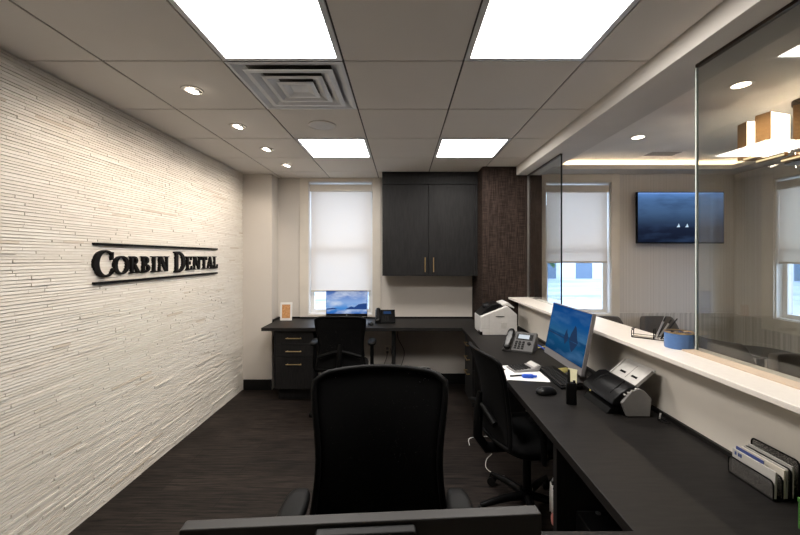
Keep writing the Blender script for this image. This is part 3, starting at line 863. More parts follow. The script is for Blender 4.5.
# wall cabinet
t = thing('wall_cabinet', 'black two-door wall cabinet hung between the window and brown pillar', 'cabinet', (0, 0, 0))
cx0, cx1, cz0 = -.236, .876, 1.37
MB().box(cx0, cx1, 4.335, YB - .001, cz0, CEIL).build('body', 'cab', t, bevel=.001)
MB().box(cx0, cx1, 4.305, 4.335, 2.44, CEIL - .001).build('top_filler', 'cab', t, bevel=.001)
for a, b, hx in ((cx0 + .002, .300, .262), (.304, .842, .360)):
    d = MB().box(a, b, 4.313, 4.335, cz0, 2.436).build('door', 'cab', t, bevel=.0015)
    handle(MB(), (hx, 4.313, 1.50), .17, 'z', (0, -1)).build('handle', 'brass', d)
MB().box(.845, cx1, 4.318, 4.335, cz0, 2.436).build('side_filler', 'cab', t)

# ------------------------------------------------------------------ task chairs
def task_chair(label, loc, rotz, sh=.48, zt=1.02, zb=None, W=.48, arm=.28, pad_z=.70, yb=.24, tone_m='fabric', pad_y=0.0):
    t = thing('office_chair', label, 'office chair', loc, rotz, group='black mesh office chairs')
    zb = sh + .03 if zb is None else zb
    cs = np.polyfit([0, .2, .45, .7, .9, 1], [1.0, .94, .89, .95, 1.0, .985], 4)
    def P(u, v):
        ztop = zt - .016 * u * u - .020 * max(0, (abs(u) - .8) / .2) ** 2
        z = zb + (ztop - zb) * v
        s = (z - zb) / (zt - zb)
        wd = W / 2 * float(np.polyval(cs, s))
        y = yb + .06 * (s - .35) ** 2 * 2.2 + .035 * s - .045 * u * u
        return (u * wd, y, z)
    n, mrow = 14, 22
    m = MB()
    vs = [P(-1 + 2 * i / n, j / mrow) for j in range(mrow + 1) for i in range(n + 1)]
    fs = [(j * (n + 1) + i, j * (n + 1) + i + 1, (j + 1) * (n + 1) + i + 1, (j + 1) * (n + 1) + i) for j in range(mrow) for i in range(n)]
    m.add(vs, fs)
    bk = m.build('backrest', 'mesh', t)
    sm = bk.modifiers.new('thick', 'SOLIDIFY'); sm.thickness = .003
    loop = [P(-1, j / 16) for j in range(16)] + [P(-1 + 2 * i / 20, 1) for i in range(20)] + [P(1, 1 - j / 16) for j in range(16)] + [P(1 - 2 * i / 20, 0) for i in range(20)]
    MB().tube(loop, .0115, closed=True).build('back_frame', 'black', t, smooth=60)
    # lumbar support behind
    zl = zb + (zt - zb) * .30
    MB().tube([(x, yb + .055 - .30 * x * x, zl + .03 * math.cos(x * 12)) for x in np.linspace(-W * .42, W * .42, 13)], .017).build('lumbar_support', 'black', t, smooth=60)
    MB().tube([(0, .05, sh - .07), (0, yb + .02, sh - .06), (0, yb + .075, sh + .02), (0, yb + .07, zl), (0, yb + .06, zl + .10)], [.03, .032, .03, .026, .016], seg=12).build('back_support', 'black', t, smooth=60)
    MB().pad((0, -.02, sh - .03), .50, .49, .075, n=3.4).build('seat', tone_m, t, smooth=60)
    MB().pad((0, -.02, sh - .055), .44, .43, .03, n=3).build('seat_pan', 'black', t, smooth=60)
    for s in (-1, 1):
        a = MB().tube([(s * .20, .02, sh - .045), (s * (arm - .015), .03, sh - .04), (s * arm, .04, sh + .0), (s * arm, .05, pad_z - .04), (s * arm, .04, pad_z - .02)], [.016, .018, .02, .018, .022], seg=10)
        ao = a.build('armrest', 'black', t, smooth=60)
        MB().pad((s * arm, pad_y, pad_z - .022), .085, .25, .032, n=3).build('arm_pad', 'black', ao, smooth=60)
    MB().cyl((0, 0, .10), .026, sh - .16, seg=20).cyl((0, 0, sh - .10), .07, .05, seg=20).build('gas_lift', 'black', t)
    b = MB().cyl((0, 0, .075), .045, .06, seg=20)
    for k in range(5):
        a = 2 * PI * k / 5 + .35
        b.tube([(0, 0, .105), (.15 * math.cos(a), .15 * math.sin(a), .10), (.31 * math.cos(a), .31 * math.sin(a), .075)], [.026, .023, .015], seg=8)
    b.build('star_base', 'black', t, smooth=60)
    for k in range(5):
        a = 2 * PI * k / 5 + .35
        cx, cy = .31 * math.cos(a), .31 * math.sin(a)
        c = MB(); c.X = Matrix.Translation((cx, cy, .028)) @ Matrix.Rotation(a + .6, 4, 'Z')
        c.cyl((0, -.024, 0), .028, .018, 'y', 16).cyl((0, .006, 0), .028, .018, 'y', 16).box(-.012, .012, -.008, .008, -.008, .045)
        c.build('caster', 'rubber', t)
    return t
task_chair('black mesh office chair in the foreground, its back filling the middle', (-.082, 1.10, 0), math.radians(0), sh=.60, zt=1.172, zb=.63, W=.475, arm=.265, pad_z=.79, yb=.215, pad_y=.055)
task_chair('black mesh office chair drawn up to the far desk under the window', (-.60, 3.78, 0), PI + .03, sh=.48, zt=1.03, W=.47, arm=.29, pad_z=.73)
task_chair('black mesh office chair seen side-on against the right-hand desk', (.78, 2.32, 0), PI / 2 + .17, sh=.48, zt=1.03, W=.45, arm=.27, pad_z=.70, yb=.25)

# ------------------------------------------------------------------ monitors
def monitor(name, label, loc, rotz, W, Hs, chin, z0, tilt, scr, bez, extra=None, back=False, base=(.24, .17), stand_y=.07):
    """screen faces local -y; loc on desk; z0 bottom edge above the desk"""
    t = thing(name, label, 'computer monitor', loc, rotz, group='computer monitors on the worktop')
    X = Matrix.Translation((0, 0, z0)) @ Matrix.Rotation(-tilt, 4, 'X')
    tot = Hs + chin + .008
    m = MB(); m.X = X
    m.box(-W / 2, W / 2, 0, .022, 0, tot)
    m.build('housing', bez, t, bevel=.003)
    m = MB(); m.X = X
    m.box(-W / 2 + .006, W / 2 - .006, -.002, 0, chin, tot - .006)
    so = m.build('screen', scr, t, smooth=0)
    m = MB(); m.X = X
    if back:
        m.box(-.07, .07, .022, .040, .05, tot - .004); m.box(-W / 2 + .05, W / 2 - .05, .022, .030, .04, tot - .03)
    else:
        m.box(-W * .3, W * .3, .022, .045, .06, tot * .8)
    m.build('back_cover', 'dkgrey' if back else 'black', t, bevel=.004)
    m = MB()
    m.box(-.03, .03, stand_y - .02, stand_y + .012, .008, z0 + .15).box(-.03, .03, .03 + .15 * math.tan(tilt), stand_y + .01, z0 + .09, z0 + .15)
    m.build('stand', bez, t, bevel=.004)
    MB().pad((0, stand_y - .015, 0), base[0], base[1], .012, n=6).build('stand_base', bez, t)
    if extra:
        e = MB(); e.X = X
        mats = extra(e, W, Hs, chin)
        e.build('screen_image', mats, so, smooth=0)
    return t
def ext_far(e, W, Hs, chin):
    e.prism([(-.02, chin + .05), (.05, chin + .085), (.09, chin + .075), (.14, chin + .11), (.20, chin + .12), (.236, chin + .12), (.236, chin + .05)], 'y', -.003, -.0022, 0)
    e.prism([(-.236, chin + .06), (-.16, chin + .07), (-.10, chin + .055), (-.236, chin + .045)], 'y', -.003, -.0022, 0)
    e.cyl((0, -.003, chin * .5), .009, .002, 'y', 20, m=1)
    return ['ink1', 'bezel']
monitor('computer_monitor', 'black monitor showing a blue winter landscape, under the left window', (-.66, 4.37, DESK), 0, .49, .262, .036, .065, math.radians(3), 'scr1', 'blackgloss', ext_far)
def ext_right(e, W, Hs, chin):
    c = chin + .115
    e.prism([(.060, c), (.075, c + .045), (.092, c + .070), (.108, c + .098), (.125, c + .088), (.140, c + .062), (.152, c + .034), (.175, c)], 'y', -.003, -.0022, 0)
    e.prism([(-.012, c), (.000, c + .040), (.012, c + .060), (.022, c + .038), (.036, c + .026), (.048, c)], 'y', -.003, -.0022, 0)
    e.prism([(.066, c - .003), (.082, c - .028), (.100, c - .050), (.116, c - .062), (.134, c - .045), (.150, c - .026), (.170, c - .003)], 'y', -.003, -.0022, 0)
    e.prism([(-.008, c - .003), (.004, c - .026), (.014, c - .036), (.028, c - .020), (.044, c - .003)], 'y', -.003, -.0022, 0)
    e.prism([(-.25, c - .004), (-.25, c + .004), (.03, c), (.03, c - .004)], 'y', -.003, -.0022, 0)
    return ['rock']
monitor('computer_monitor', 'silver-edged monitor showing blue sea stacks, on the right-hand worktop', (1.0, 2.345, DESK), -PI / 2, .54, .305, .045, .10, math.radians(11), 'scr2', 'bezel', ext_right, base=(.20, .12), stand_y=.14)
monitor('computer_monitor', 'near computer monitor turned away, its dark back and top edge visible', (-.053, .545, DESK), PI + math.radians(3.7), .512, .32, .04, .027, 0, 'blackgloss', 'monback', None, back=True, base=(.24, .16), stand_y=.07)

# ------------------------------------------------------------------ phones
def desk_phone(label, loc, rotz, s=1.0, lcd=True, mt='dkgrey'):
    t = thing('desk_phone', label, 'telephone', loc, rotz, group='corded desk phones')
    m = MB(); m.prism([(-.09 * s, 0), (.10 * s, 0), (.10 * s, .112 * s), (.07 * s, .122 * s), (-.09 * s, .018 * s)], 'x', -.105 * s, .105 * s)
    m.build('body', mt, t, bevel=.004)
    sl = math.atan2(.104, .16)
    X = Matrix.Translation((0, -.09 * s, .018 * s)) @ Matrix.Rotation(sl, 4, 'X')
    h = MB(); h.X = X
    h.pad((-.075 * s, .09 * s, .012 * s), .05 * s, .20 * s, .022 * s, n=4).pad((-.075 * s, .025 * s, .0), .052 * s, .055 * s, .03 * s).pad((-.075 * s, .155 * s, .0), .052 * s, .055 * s, .03 * s)
    h.build('handset', 'blackgloss', t, smooth=50)
    d = MB(); d.X = X
    d.box(-.03 * s, .085 * s, .11 * s, .165 * s, .001, .004)
    d.build('display_bezel', 'black', t)
    d = MB(); d.X = X
    d.box(-.018 * s, .06 * s, .118 * s, .158 * s, .004, .005)
    d.build('display', 'lcd' if lcd else 'dimlcd', t)
    k = MB(); k.X = X
    for i in range(4):
        for j in range(3):
            k.box((-.03 + j * .025) * s, (-.013 + j * .025) * s, (.015 + i * .021) * s, (.028 + i * .021) * s, .001, .005)
    k.build('keypad', 'black' if mt != 'black' else 'dkgrey', t)
    k = MB(); k.X = X
    k.cyl((.068 * s, .075 * s, .001), .014 * s, .005, seg=20).cyl((.068 * s, .075 * s, .006), .007 * s, .002, seg=16)
    k.build('navigation_key', 'black', t)
    c = MB()
    pts = []
    for i in range(60):
        u = i / 59; a = u * 2 * PI * 12
        pts.append((-.075 * s - .03 * s * math.sin(u * PI) - .004 * math.cos(a), (-.10 - .05 * math.sin(u * PI) + .12 * u) * s, .008 + .004 * math.sin(a)))
    c.tube(pts, .002, seg=5).build('coiled_cord', 'black', t)
    return t
desk_phone('black corded phone beside the far monitor under the window', (-.205, 4.38, DESK), .05, 1.12, lcd=False, mt='black')
desk_phone('dark grey corded phone with lit display in front of the printer', (.975, 3.06, DESK), -.55, 1.12, lcd=True, mt='phonegrey')

# mice, keyboards
def mouse(label, loc, rotz, s=1.0):
    t = thing('computer_mouse', label, 'mouse', loc, rotz, group='black computer mice')
    MB().pad((0, 0, 0), .064 * s, .112 * s, .034 * s, n=2.4, lv=((.9, 0), (1, .15), (.98, .4), (.85, .7), (.6, .92), (.25, 1))).build('shell', 'blackgloss', t, smooth=60)
    MB().cyl((-.004 * s, -.03 * s, .026 * s), .009 * s, .008 * s, 'x', 14).build('scroll_wheel', 'dkgrey', t)
mouse('black mouse on the right-hand worktop in front of the handheld radio', (.81, 2.085, DESK), math.radians(-75), 1.1)
mouse('black mouse beside the far monitor and phone', (-.36, 4.20, DESK), .3)
def keyboard(label, loc, rotz, ln=.40):
    t = thing('keyboard', label, 'keyboard', loc, rotz, group='black computer keyboards')
    MB().prism([(-.065, 0), (.065, 0), (.065, .02), (-.065, .012)], 'x', -ln / 2, ln / 2).build('case', 'black', t, bevel=.003)
    k = MB(); k.X = Matrix.Translation((0, -.065, .012)) @ Matrix.Rotation(math.atan2(.008, .13), 4, 'X')
    for r_ in range(5):
        for c in range(int(ln / .0195) - 1):
            k.box(-ln / 2 + .012 + c * .0195, -ln / 2 + .028 + c * .0195, .010 + r_ * .0225, .028 + r_ * .0225, 0, .006)
    k.build('keys', 'dkgrey', t)
keyboard('black keyboard lying below the sea-stack monitor', (.985, 2.35, DESK), -PI / 2, .40)
keyboard('black keyboard in front of the far window monitor', (-.66, 4.17, DESK), 0, .42)

# ------------------------------------------------------------------ papers, calculator, pens, notes
def sheet(label, loc, rotz, w_=.216, h_=.279, nm='paper_sheet', m='paper', grp='loose white papers by the keyboard'):
    s = MB()
    s.X = Matrix.Rotation(rotz, 4, 'Z')
    s.box(-w_ / 2, w_ / 2, -h_ / 2, h_ / 2, 0, .0008)
    return tag(s.build(nm, m, None, loc, smooth=0), label, 'paper', grp)
sheet('white paper sheet lying under the calculator, topmost of the pair', (.845, 2.53, DESK + .0012), math.radians(100))
sheet('white paper sheet at the desk edge beneath the blue marker', (.80, 2.395, DESK), math.radians(80), .20, .26)
t = thing('calculator', 'grey desk calculator with tilted display on the white papers', 'calculator', (.825, 2.53, DESK + .002), math.radians(-80))
MB().prism([(-.095, 0), (.085, 0), (.100, .038), (.085, .040), (.05, .022), (-.095, .010)], 'x', -.062, .062).build('body', 'grey', t, bevel=.004)
m = MB(); m.X = Matrix.Translation((0, .05, .0225)) @ Matrix.Rotation(math.atan2(.018, .035), 4, 'X')
m.box(-.05, .05, .004, .036, 0, .002); m.build('display', 'lgrey', t)
k = MB(); k.X = Matrix.Translation((0, -.095, .010)) @ Matrix.Rotation(math.atan2(.012, .145), 4, 'X')
for i in range(5):
    for j in range(6): k.box(-.054 + j * .0185, -.040 + j * .0185, .012 + i * .024, .029 + i * .024, 0, .005)
k.build('keys', 'dkgrey', t)
t = thing('highlighter', 'bright blue marker lying on the white papers', 'marker', (.80, 2.36, DESK + .001), math.radians(-5))
MB().pad((0.0, 0, 0), .075, .032, .02, n=4).build('barrel', 'blue', t, smooth=50)
MB().cyl((.036, 0, .010), .007, .02, 'x', 12).build('cap', 'blue', t)
t = thing('pen', 'thin dark pen on the papers beside the blue marker', 'pen', (.735, 2.385, DESK + .0012), math.radians(12))
MB().tube([(-.045, 0, .005), (.045, 0, .005)], .005).build('barrel', 'black', t)
MB().tube([(.045, 0, .005), (.060, 0, .005)], [.004, .001]).build('tip', 'silver', t)
# yellow notes
def notepad(label, loc, rz, m):
    s = MB()
    s.X = Matrix.Rotation(rz, 4, 'Z')
    s.box(-.038, .038, -.038, .038, 0, .010)
    return tag(s.build('sticky_note_pad', m, None, loc), label, 'sticky notes', 'yellow sticky note pads')
notepad('yellow sticky note pad under the far side of the sea-stack monitor', (1.100, 2.50, DESK), .3, 'yellow')
notepad('yellow sticky note pad under the near corner of the sea-stack monitor', (1.105, 2.10, DESK), -.4, 'yellow')
m = MB(); m.X = Matrix.Rotation(-.12, 4, 'X')
m.box(-.026, .026, 0, .0015, 0, .095)
tag(m.build('paper_note', 'paleyellow', None, (.975, 2.13, DESK + .03), -PI / 2 + .75), 'pale yellow note stuck upright to the bottom edge of monitor', 'sticky note')

# handheld radio
t = thing('handheld_radio', 'black handheld two-way radio standing on the right-hand worktop', 'radio', (.885, 1.94, DESK), -.3)
MB().pad((0, 0, 0), .052, .034, .112, n=5, lv=((.95, 0), (1, .03), (.96, .5), (1, .8), (.96, .97), (.85, 1))).build('body', 'black', t, smooth=50)
MB().tube([(-.012, 0, .11), (-.012, 0, .165), (-.012, 0, .178)], [.0075, .0065, .005]).build('antenna', 'rubber', t)
MB().cyl((.014, 0, .111), .006, .012, seg=12).build('knob', 'black', t)

# ------------------------------------------------------------------ printer
t = thing('laser_printer', 'white desktop printer with black top tray beside the brown pillar', 'printer', (.77, 3.65, DESK))
MB().prism([(0, .012), (.012, 0), (.362, 0), (.362, .20), (.268, .285), (0, .178)], 'y', 0, .30).build('body', 'printer', t, bevel=.006)
MB().prism([(.0, .182), (.012, .186), (.235, .275), (.20, .305), (.12, .29), (.06, .245)], 'y', .045, .285).build('output_tray', 'blackgloss', t, bevel=.006)
MB().prism([(.225, .282), (.268, .288), (.350, .255), (.352, .265), (.29, .315), (.232, .300)], 'y', .06, .295).build('rear_paper_tray', 'printer', t, bevel=.003)
MB().box(.205, .262, -.002, .001, .065, .125).build('side_vent', 'lgrey', t, bevel=.002)
MB().box(.150, .235, -.002, .001, .178, .186).build('side_slot', 'dkgrey', t)
MB().box(.084, .0855, -.001, .001, .0, .19).box(.0, .084, -.001, .001, .062, .0635).build('door_seam', 'grey', t)
MB().box(-.002, .02, -.001, .10, .0, .035).build('tray_notch', 'black', t, bevel=.003)
MB().pad((.10, .17, .24), .09, .10, .05, n=3).build('control_cover', 'dkgrey', t, smooth=50)

# ------------------------------------------------------------------ document scanner
t = thing('document_scanner', 'grey document scanner with black lid and raised paper tray', 'scanner', (0, 1.775, DESK))
side = [(1.078, .004), (1.188, .004), (1.196, .089), (1.163, .125), (1.139, .137), (1.10, .122), (1.052, .070)]
MB().prism(side, 'y', 0, .018).build('side_cover', 'grey', t, bevel=.003)
MB().prism(side, 'y', .292, .308).build('side_cover', 'grey', t, bevel=.003)
MB().prism([(1.07, 0), (1.19, 0), (1.192, .085), (1.160, .120), (1.10, .115), (1.055, .065)], 'y', .018, .292).build('body', 'black', t, bevel=.003)
MB().prism([(1.010, .056), (1.030, .050), (1.058, .066), (1.10, .105), (1.135, .130), (1.140, .142), (1.10, .140), (1.055, .112), (1.020, .080)], 'y', .012, .300).build('lid', 'blackgloss', t, bevel=.005)
MB().prism([(1.0, .0), (1.07, .0), (1.06, .038), (1.02, .028)], 'y', .04, .27).build('front_chute', 'black', t, bevel=.003)
for ya in (.07, .23):
    MB().tube([(1.035, ya, .092), (1.075, ya, .125), (1.115, ya + (.015 if ya < .1 else -.015), .143)], .005).build('lid_rib', 'black', t)
m = MB()
for k in range(4): m.box(1.066 + k * .018, 1.074 + k * .018, -.0, .011, .104 + k * .009, .110 + k * .009)
m.build('buttons', 'lgrey', t)
tray = MB()
ang = math.atan2(.085, .098)
tray.X = Matrix.Translation((1.142, .0, .128)) @ Matrix.Rotation(-ang, 4, 'Y')
tray.box(0, .128, .03, .255, 0, .006).box(0, .115, .03, .036, .006, .016).box(0, .115, .249, .255, .006, .016)
to = tray.build('paper_tray', 'lgrey', t, bevel=.002)
m = MB(); m.X = tray.X.copy()
m.box(.04, .052, .17, .215, .0062, .007).box(.04, .052, .075, .12, .0062, .007).box(.02, .11, .1435, .145, .0062, .0068)
m.build('tray_slots', 'black', to)
t = thing('power_cord', 'thin black cable coiled on the worktop behind the scanner', 'cable', (1.215, 1.72, DESK))
MB().tube([(.015 * math.cos(a) * (1 + a * .05), .03 * math.sin(a), .003 + .001 * a) for a in np.linspace(0, 9, 40)], .002, seg=6).build('cord', 'black', t)
MB().tube([(.0, .03, .004), (.01, .035, .03)], .004).build('plug', 'grey', t)

# ------------------------------------------------------------------ file sorter + envelopes
t = thing('file_sorter', 'black wire mesh letter sorter full of envelopes by low wall', 'letter holder', (0, 1.165, DESK))
def rr_loop(x, z0, z1, L=.16, r=.014):
    pts = []
    for cy, cz, a0 in ((r, z1 - r, 90), (L - r, z1 - r, 0)):
        pass
    pts += [(x, 0, z0)]
    for k in range(6): a = math.radians(180 - 15 * k * 1.2); pts.append((x, r + r * math.cos(a), z1 - r + r * math.sin(a)))
    for k in range(6): a = math.radians(90 - 15 * k * 1.2); pts.append((x, L - r + r * math.cos(a), z1 - r + r * math.sin(a)))
    pts += [(x, L, z0)]
    return pts
for x, zt_ in ((1.168, .062), (1.197, .075), (1.225, .098), (1.250, .125)):
    po = MB().tube(rr_loop(x, .004, zt_), .0027, closed=True).build('divider_frame', 'black', t, smooth=60)
    MB().box(x - .0006, x + .0006, .002, .158, .005, zt_ - .002).build('wire_mesh', 'wiremesh', po, smooth=0)
MB().box(1.166, 1.252, 0, .16, .0005, .004).build('base', 'black', t)
def env(label, x, ln, hh, y0, lean, m, th=.002, stripe=False):
    e = thing('envelope', label, 'envelope', (x, 1.165 + y0, DESK + .005), 0, 'letters standing in the wire sorter')
    q = MB(); q.X = Matrix.Rotation(lean, 4, 'Y')
    q.box(0, th, 0, ln, 0, hh); q.build('paper', m, e, smooth=0)
    if stripe:
        q = MB(); q.X = Matrix.Rotation(lean, 4, 'Y')
        q.box(-.0006, 0, ln - .016, ln - .009, hh - .018, hh - .006).box(-.0006, 0, ln - .036, ln - .030, hh - .018, hh - .006).box(-.0006, 0, ln - .028, ln - .022, hh - .018, hh - .006)
        q.build('printed_marks', 'envblue', e)
env('white envelope with dark blue print, frontmost in the wire sorter', 1.176, .152, .084, .004, .03, 'envelope', .006, True)
env('navy-edged booklet behind the frontmost envelope in the wire sorter', 1.186, .10, .092, .055, .04, 'envblue', .003)
env('cream folder standing in the middle of the wire sorter', 1.203, .150, .090, .004, .03, 'cream', .006)
env('thin white letter behind the cream folder in the wire sorter', 1.213, .148, .094, .004, .02, 'envelope', .004)
env('rearmost tall white envelope in the wire sorter', 1.232, .150, .100, .006, .02, 'envelope', .006)
t = thing('green_box', 'green box at the right border beyond the wire sorter', 'box', (1.121, .90, DESK))
MB().box(0, .12, 0, .15, 0, .075).build('tray', 'green', t, bevel=.003)
MB().box(-.001, .121, -.001, .151, .075, .090).build('lid', 'green', t, bevel=.003)

# ------------------------------------------------------------------ things on the ledge
t = thing('card_organizer', 'black wire card and pen tray on the white ledge', 'desk organizer', (1.254, 2.025, LEDGE), math.atan2(-.10, .115))
m = MB()
Lw, D2, r_ = .152, .06, .0023
for y in (0, D2):
    m.tube([(0, y, .003), (0, y, .038), (.006, y, .046), (.012, y, .046)], r_)
m.tube([(0, 0, .046), (0, D2, .046)], r_)
for y in (0, D2): m.tube([(0, y, .003), (Lw, y, .003)], r_)
for x in (0, .1, Lw):
    m.tube([(x, 0, .003), (x, D2, .003)], r_)
m.build('wire_frame', 'black', t, smooth=60)
m = MB()
for x in (.1, Lw): m.tube([(x, 0, .003), (x, 0, .055), (x, D2, .055), (x, D2, .003)], r_)
m.tube([(.1, 0, .022), (Lw, 0, .022)], r_).tube([(0, 0, .022), (.1, 0, .022)], .0012)
m.build('pen_compartment', 'black', t, smooth=60)
tag(MB().box(.006, .094, .012, .048, .006, .012).build('business_card_stack', 'cream', None, (1.254, 2.025, LEDGE), math.atan2(-.10, .115)), 'small stack of cream business cards in the wire tray', 'cards')
pn = ['silver pen leaning in the wire tray, leftmost', 'silver pen leaning in the wire tray, second from left', 'silver pen leaning steeply in the wire tray, in the middle', 'dark grey pen leaning in the wire tray, second from right', 'dark grey pen leaning in the wire tray, rightmost']
for k in range(5):
    t = thing('pen', pn[k], 'pen', (1.335 + .006 * k, 1.955 - .002 * k + .008 * (k % 2), LEDGE + .008), -.7, 'pens in the wire tray')
    dx, dz = .045 + .006 * k * (-1) ** k, .118 - .006 * (k % 3)
    MB().tube([(0, 0, 0), (dx * .8, .004 * k, dz * .8)], .0042).build('barrel', 'silver' if k < 3 else 'dkgrey', t)
    MB().tube([(dx * .8, .004 * k, dz * .8), (dx, .005 * k, dz)], [.0035, .003]).build('cap', 'silver' if k % 2 else 'dkgrey', t)
t = thing('blue_cup', 'round blue leather cup with coppery rim on the white ledge', 'cup', (1.341, 1.795, LEDGE))
MB().lathe([(0, 0), (.0585, 0), (.0595, .004), (.0595, .075), (.056, .075), (.056, .066), (0, .066)], seg=48).build('body', 'bluepot', t, smooth=50)
MB().lathe([(.0555, .073), (.0602, .073), (.0602, .079), (.0555, .079), (.0555, .073)], seg=48).build('rim', 'brass', t)
m = MB(); random.seed(3)
for k in range(26):
    a, rr = random.random() * 6.28, .046 * random.random() ** .5
    m.pad((rr * math.cos(a), rr * math.sin(a), .062), .022, .018, .020 + .006 * random.random(), n=2.5, seg=10, m=0 if random.random() < .65 else 1)
o = m.build('wrapped_sweets', ['choc', 'tanstrip'], None, (1.341, 1.795, LEDGE - .010), smooth=50)
tag(o, 'dark and tan wrapped sweets filling the blue cup', 'sweets'); o['kind'] = 'stuff'
t = thing('tablet_stand', 'slim black tablet stand at the far end of white ledge', 'tablet', (1.40, 3.88, LEDGE))
m = MB(); m.X = Matrix.Rotation(-.15, 4, 'X'); m.box(-.012, .035, 0, .008, .006, .20); m.build('tablet', 'blackgloss', t, bevel=.002)
MB().box(-.012, .035, -.015, .06, 0, .008).build('foot', 'black', t, bevel=.002)

# ------------------------------------------------------------------ picture frame, outlets, cables
t = thing('picture_frame', 'small white frame with an orange-tan print on the far worktop', 'picture frame', (-1.415, 4.49, DESK), .05)
X = Matrix.Rotation(-.08, 4, 'X')
m = MB(); m.X = X; m.box(-.070, .070, 0, .012, 0, .218); m.build('frame', 'white', t, bevel=.002)
m = MB(); m.X = X; m.box(-.049, .049, -.002, 0, .028, .192); m.build('print', 'kraft', t, smooth=0)
MB().prism([(.014, 0), (.06, 0), (.026, .12)], 'x', -.02, .02).build('easel_back', 'white', t)
t = thing('wall_outlet', 'small beige power outlet on the wall beneath the far worktop', 'outlet', (-.19, YB, .36))
MB().box(-.036, .036, -.006, 0, 0, .115).build('plate', 'trimpaint', t, bevel=.002)
MB().box(-.016, .016, -.009, -.006, .018, .048).box(-.016, .016, -.009, -.006, .066, .096).build('socket', 'grey', t)
def cable(label, pts, r, m, loc):
    P = [Vector(p) for p in pts]
    out = []
    for i in range(len(P) - 1):
        p0, p1, p2, p3 = P[max(i - 1, 0)], P[i], P[i + 1], P[min(i + 2, len(P) - 1)]
        for k in range(8):
            u = k / 8
            out.append(.5 * ((2 * p1) + (-p0 + p2) * u + (2 * p0 - 5 * p1 + 4 * p2 - p3) * u * u + (-p0 + 3 * p1 - 3 * p2 + p3) * u ** 3))
    out.append(P[-1])
    o = MB().tube([tuple(p) for p in out], r, seg=7).build('cable', m, None, loc, smooth=60)
    return tag(o, label, 'cable', 'loose cables')
cable('black cable looping from the outlet under the far worktop', [(-.19, 4.64, .41), (-.20, 4.60, .33), (-.26, 4.60, .20), (-.33, 4.58, .12), (-.40, 4.55, .02)], .004, 'black', (0, 0, 0))
cable('black cable hanging beside the outlet support panel', [(-.04, 4.62, .78), (-.06, 4.60, .60), (.02, 4.60, .42), (-.01, 4.60, .26), (-.07, 4.58, .18)], .004, 'black', (0, 0, 0))
cable('thin black cable rising from the floor under far worktop', [(-.15, 4.62, .45), (-.13, 4.58, .3), (-.22, 4.55, .15), (-.28, 4.5, .02)], .003, 'black', (0, 0, 0))
cable('short white cable lying on the floor beside the foreground chair', [(.565, 3.12, .004), (.572, 3.20, .004), (.60, 3.245, .004), (.70, 3.27, .004), (.78, 3.27, .004)], .003, 'paper', (0, 0, 0))
cable('curled white cable on the floor beneath the side-on chair', [(.72, 2.98, .004), (.66, 2.90, .004), (.63, 2.78, .004), (.68, 2.70, .004), (.74, 2.68, .004)], .003, 'lgrey', (0, 0, 0))
cable('yellow network cable behind the grey phone', [(1.11, 3.10, DESK + .004), (1.16, 3.12, DESK + .006), (1.19, 3.05, DESK + .03), (1.20, 2.92, DESK + .005)], .005, 'yellow', (0, 0, 0))
cable('blue network cable behind the grey phone', [(1.10, 3.16, DESK + .004), (1.15, 3.16, DESK + .02), (1.17, 3.08, DESK + .01), (1.18, 2.98, DESK + .004)], .005, 'blue', (0, 0, 0))

# bins
def bin_(label, loc, r, h, mcol='black', pink=False):
    t = thing('waste_bin', label, 'waste bin', loc, 0, 'lined waste bins under the worktop')
    MB().lathe([(0, 0), (r * .8, 0), (r, h), (r * .97, h), (r * .78, .006), (0, .006)], seg=28).build('bin_body', mcol, t, smooth=50)
    vs, fs = [], []
    seg = 44; rows = ((1.0, h + .012), (1.04, h + .002), (1.05, h - .04), (1.02, h - .13 if h > .2 else h * .5))
    for q, (k, z) in enumerate(rows):
        for i in range(seg):
            a = 2 * PI * i / seg; rr = r * k + .006 * math.sin(i * 2.9 + q) + (.003 * math.sin(i * 5.3))
            vs.append((rr * math.cos(a), rr * math.sin(a), z + (.014 * math.sin(i * 1.9) if q == 3 else .004 * math.sin(i * 1.3))))
    for q in range(3):
        for i in range(seg): fs.append((q * seg + i, q * seg + (i + 1) % seg, (q + 1) * seg + (i + 1) % seg, (q + 1) * seg + i))
    m = MB().add(vs, fs)
    lo = m.build('bin_liner', 'liner', t, smooth=80)
    s = lo.modifiers.new('thick', 'SOLIDIFY'); s.thickness = .002
    if pink:
        MB().pad((-r * .9, -.02, h - .16), .06, .05, .05, n=2.2, seg=12).build('pink_tissue', 'pink', t, smooth=60)
bin_('waste bin with white liner and pink tissue under the right-hand desk', (.905, 1.93, 0), .12, .37, pink=True)
bin_('waste bin with crumpled liner beside the left drawer cabinet', (-.83, 4.22, 0), .12, .36)
bin_('small waste bin under the far worktop near the corner', (.245, 4.30, 0), .09, .28)

# computer tower
t = thing('computer_tower', 'black computer tower on the floor under the right-hand desk', 'computer', (.78, 1.20, 0))
MB().box(0, .19, 0, .46, .015, .45).build('case', 'black', t, bevel=.004)
MB().box(.005, .185, .46, .472, .02, .445).build('front_panel', 'dkgrey', t, bevel=.003)
MB().cyl((.09, .445, .449), .012, .004, seg=20).build('power_button', 'silver', t)
for x in (.02, .15):
    MB().box(x, x + .02, .03, .43, 0, .015).build('foot', 'rubber', t)

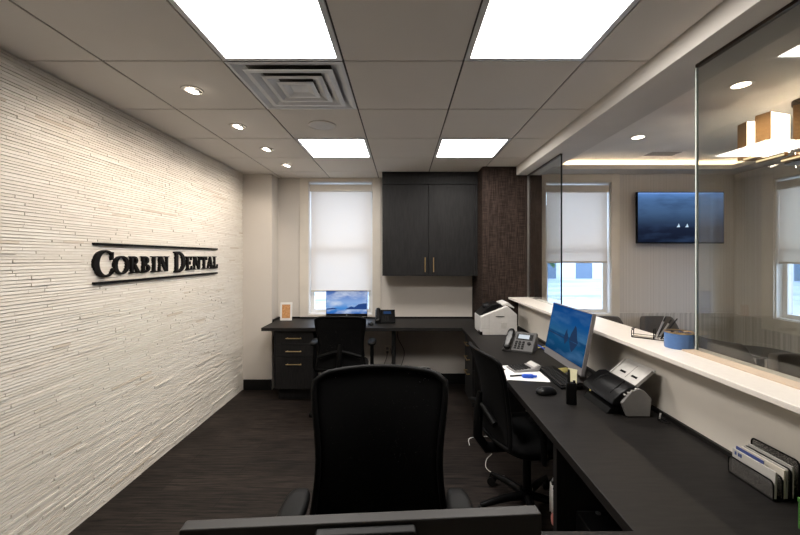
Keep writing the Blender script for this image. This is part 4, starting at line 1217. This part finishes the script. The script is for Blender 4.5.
# ------------------------------------------------------------------ television
t = thing('television', 'wall television showing a misty blue lake in the waiting room', 'television', (3.425, 4.555, 1.757))
MB().box(-.535, .535, 0, .035, 0, .635).build('housing', 'black', t, bevel=.003)
so = MB().box(-.526, .526, -.002, 0, .014, .626).build('screen', 'scrtv', t, smooth=0)
e = MB()
for fx in (-.03, .075):
    e.prism([(fx - .022, .20), (fx + .02, .20), (fx + .012, .225), (fx + .004, .245), (fx - .004, .222)], 'y', -.0032, -.0022)
e.build('screen_image', 'spark', so, smooth=0)
MB().box(-.2, .2, .035, .104, .15, .5).build('wall_bracket', 'dkgrey', t)

# ------------------------------------------------------------------ waiting room seating
def tub(label, loc, rz, w_=.56, top=.86):
    t = thing('tub_chair', label, 'armchair', loc, rz, group='grey tweed tub chairs in the waiting room')
    n = 30; pts = []
    for i in range(n + 1):
        a = -PI * .08 + (PI * 1.16) * i / n
        ca, sa = math.cos(a), math.sin(a)
        x = math.copysign(abs(ca) ** .7, ca) * (w_ / 2); y = math.copysign(abs(sa) ** .7, sa) * .27
        zt_ = .64 + (top - .64) * max(0, min(1, (sa - .25) / .45)) ** .8 if sa > .25 else .64
        pts.append((x, y, zt_))
    vs, fs = [], []
    for (x, y, z) in pts:
        k = .80
        for (xx, yy, zz) in ((x, y, .22), (x, y, z - .02), (x * .97, y * .97, z), (x * (k + .03), y * (k + .03), z), (x * k, y * k, z - .02), (x * k, y * k, .22)):
            vs.append((xx, yy, zz))
    for i in range(n):
        for q in range(6):
            r2 = (q + 1) % 6
            fs.append((i * 6 + q, i * 6 + r2, (i + 1) * 6 + r2, (i + 1) * 6 + q))
    fs += [tuple(range(6)), tuple(range(n * 6, n * 6 + 6))]
    MB().add(vs, fs).build('backrest', 'tub', t, smooth=60)
    MB().pad((0, -.04, .26), w_ * .80, .46, .19, n=5).build('seat_cushion', 'tub', t, smooth=60)
    MB().box(-w_ * .38, w_ * .38, -.24, .2, .18, .26).build('seat_base', 'tub', t, bevel=.01)
    for sx in (-1, 1):
        for sy in (-1, 1):
            MB().tube([(sx * w_ * .34, sy * .19, .19), (sx * w_ * .38, sy * .21, 0)], [.018, .012]).build('leg', 'bronze', t)
tub('grey tweed tub chair against the waiting room back wall, under the left of the television', (2.44, 4.33, 0), 0)
tub('grey tweed tub chair against the waiting room back wall, directly below the television', (3.11, 4.33, 0), 0, .50)
tub('grey tweed tub chair seen through tinted glass, left of the round table', (2.97, 3.33, 0), math.radians(110), .50, .86)
tub('grey tweed tub chair seen through tinted glass, nearest and right of the table', (2.95, 2.56, 0), math.radians(-4), .56, .86)
t = thing('round_table', 'small dark round table between the tub chairs', 'table', (3.52, 3.64, 0))
MB().lathe([(0, .64), (.26, .64), (.265, .65), (.265, .658), (.26, .664), (0, .664)], seg=48).build('table_top', 'glossblacktable', t, smooth=40)
MB().cyl((0, 0, .02), .03, .62, seg=20).build('pedestal', 'black', t)
MB().lathe([(0, 0), (.19, 0), (.19, .01), (.03, .03), (0, .03)], seg=36).build('foot_plate', 'black', t, smooth=40)
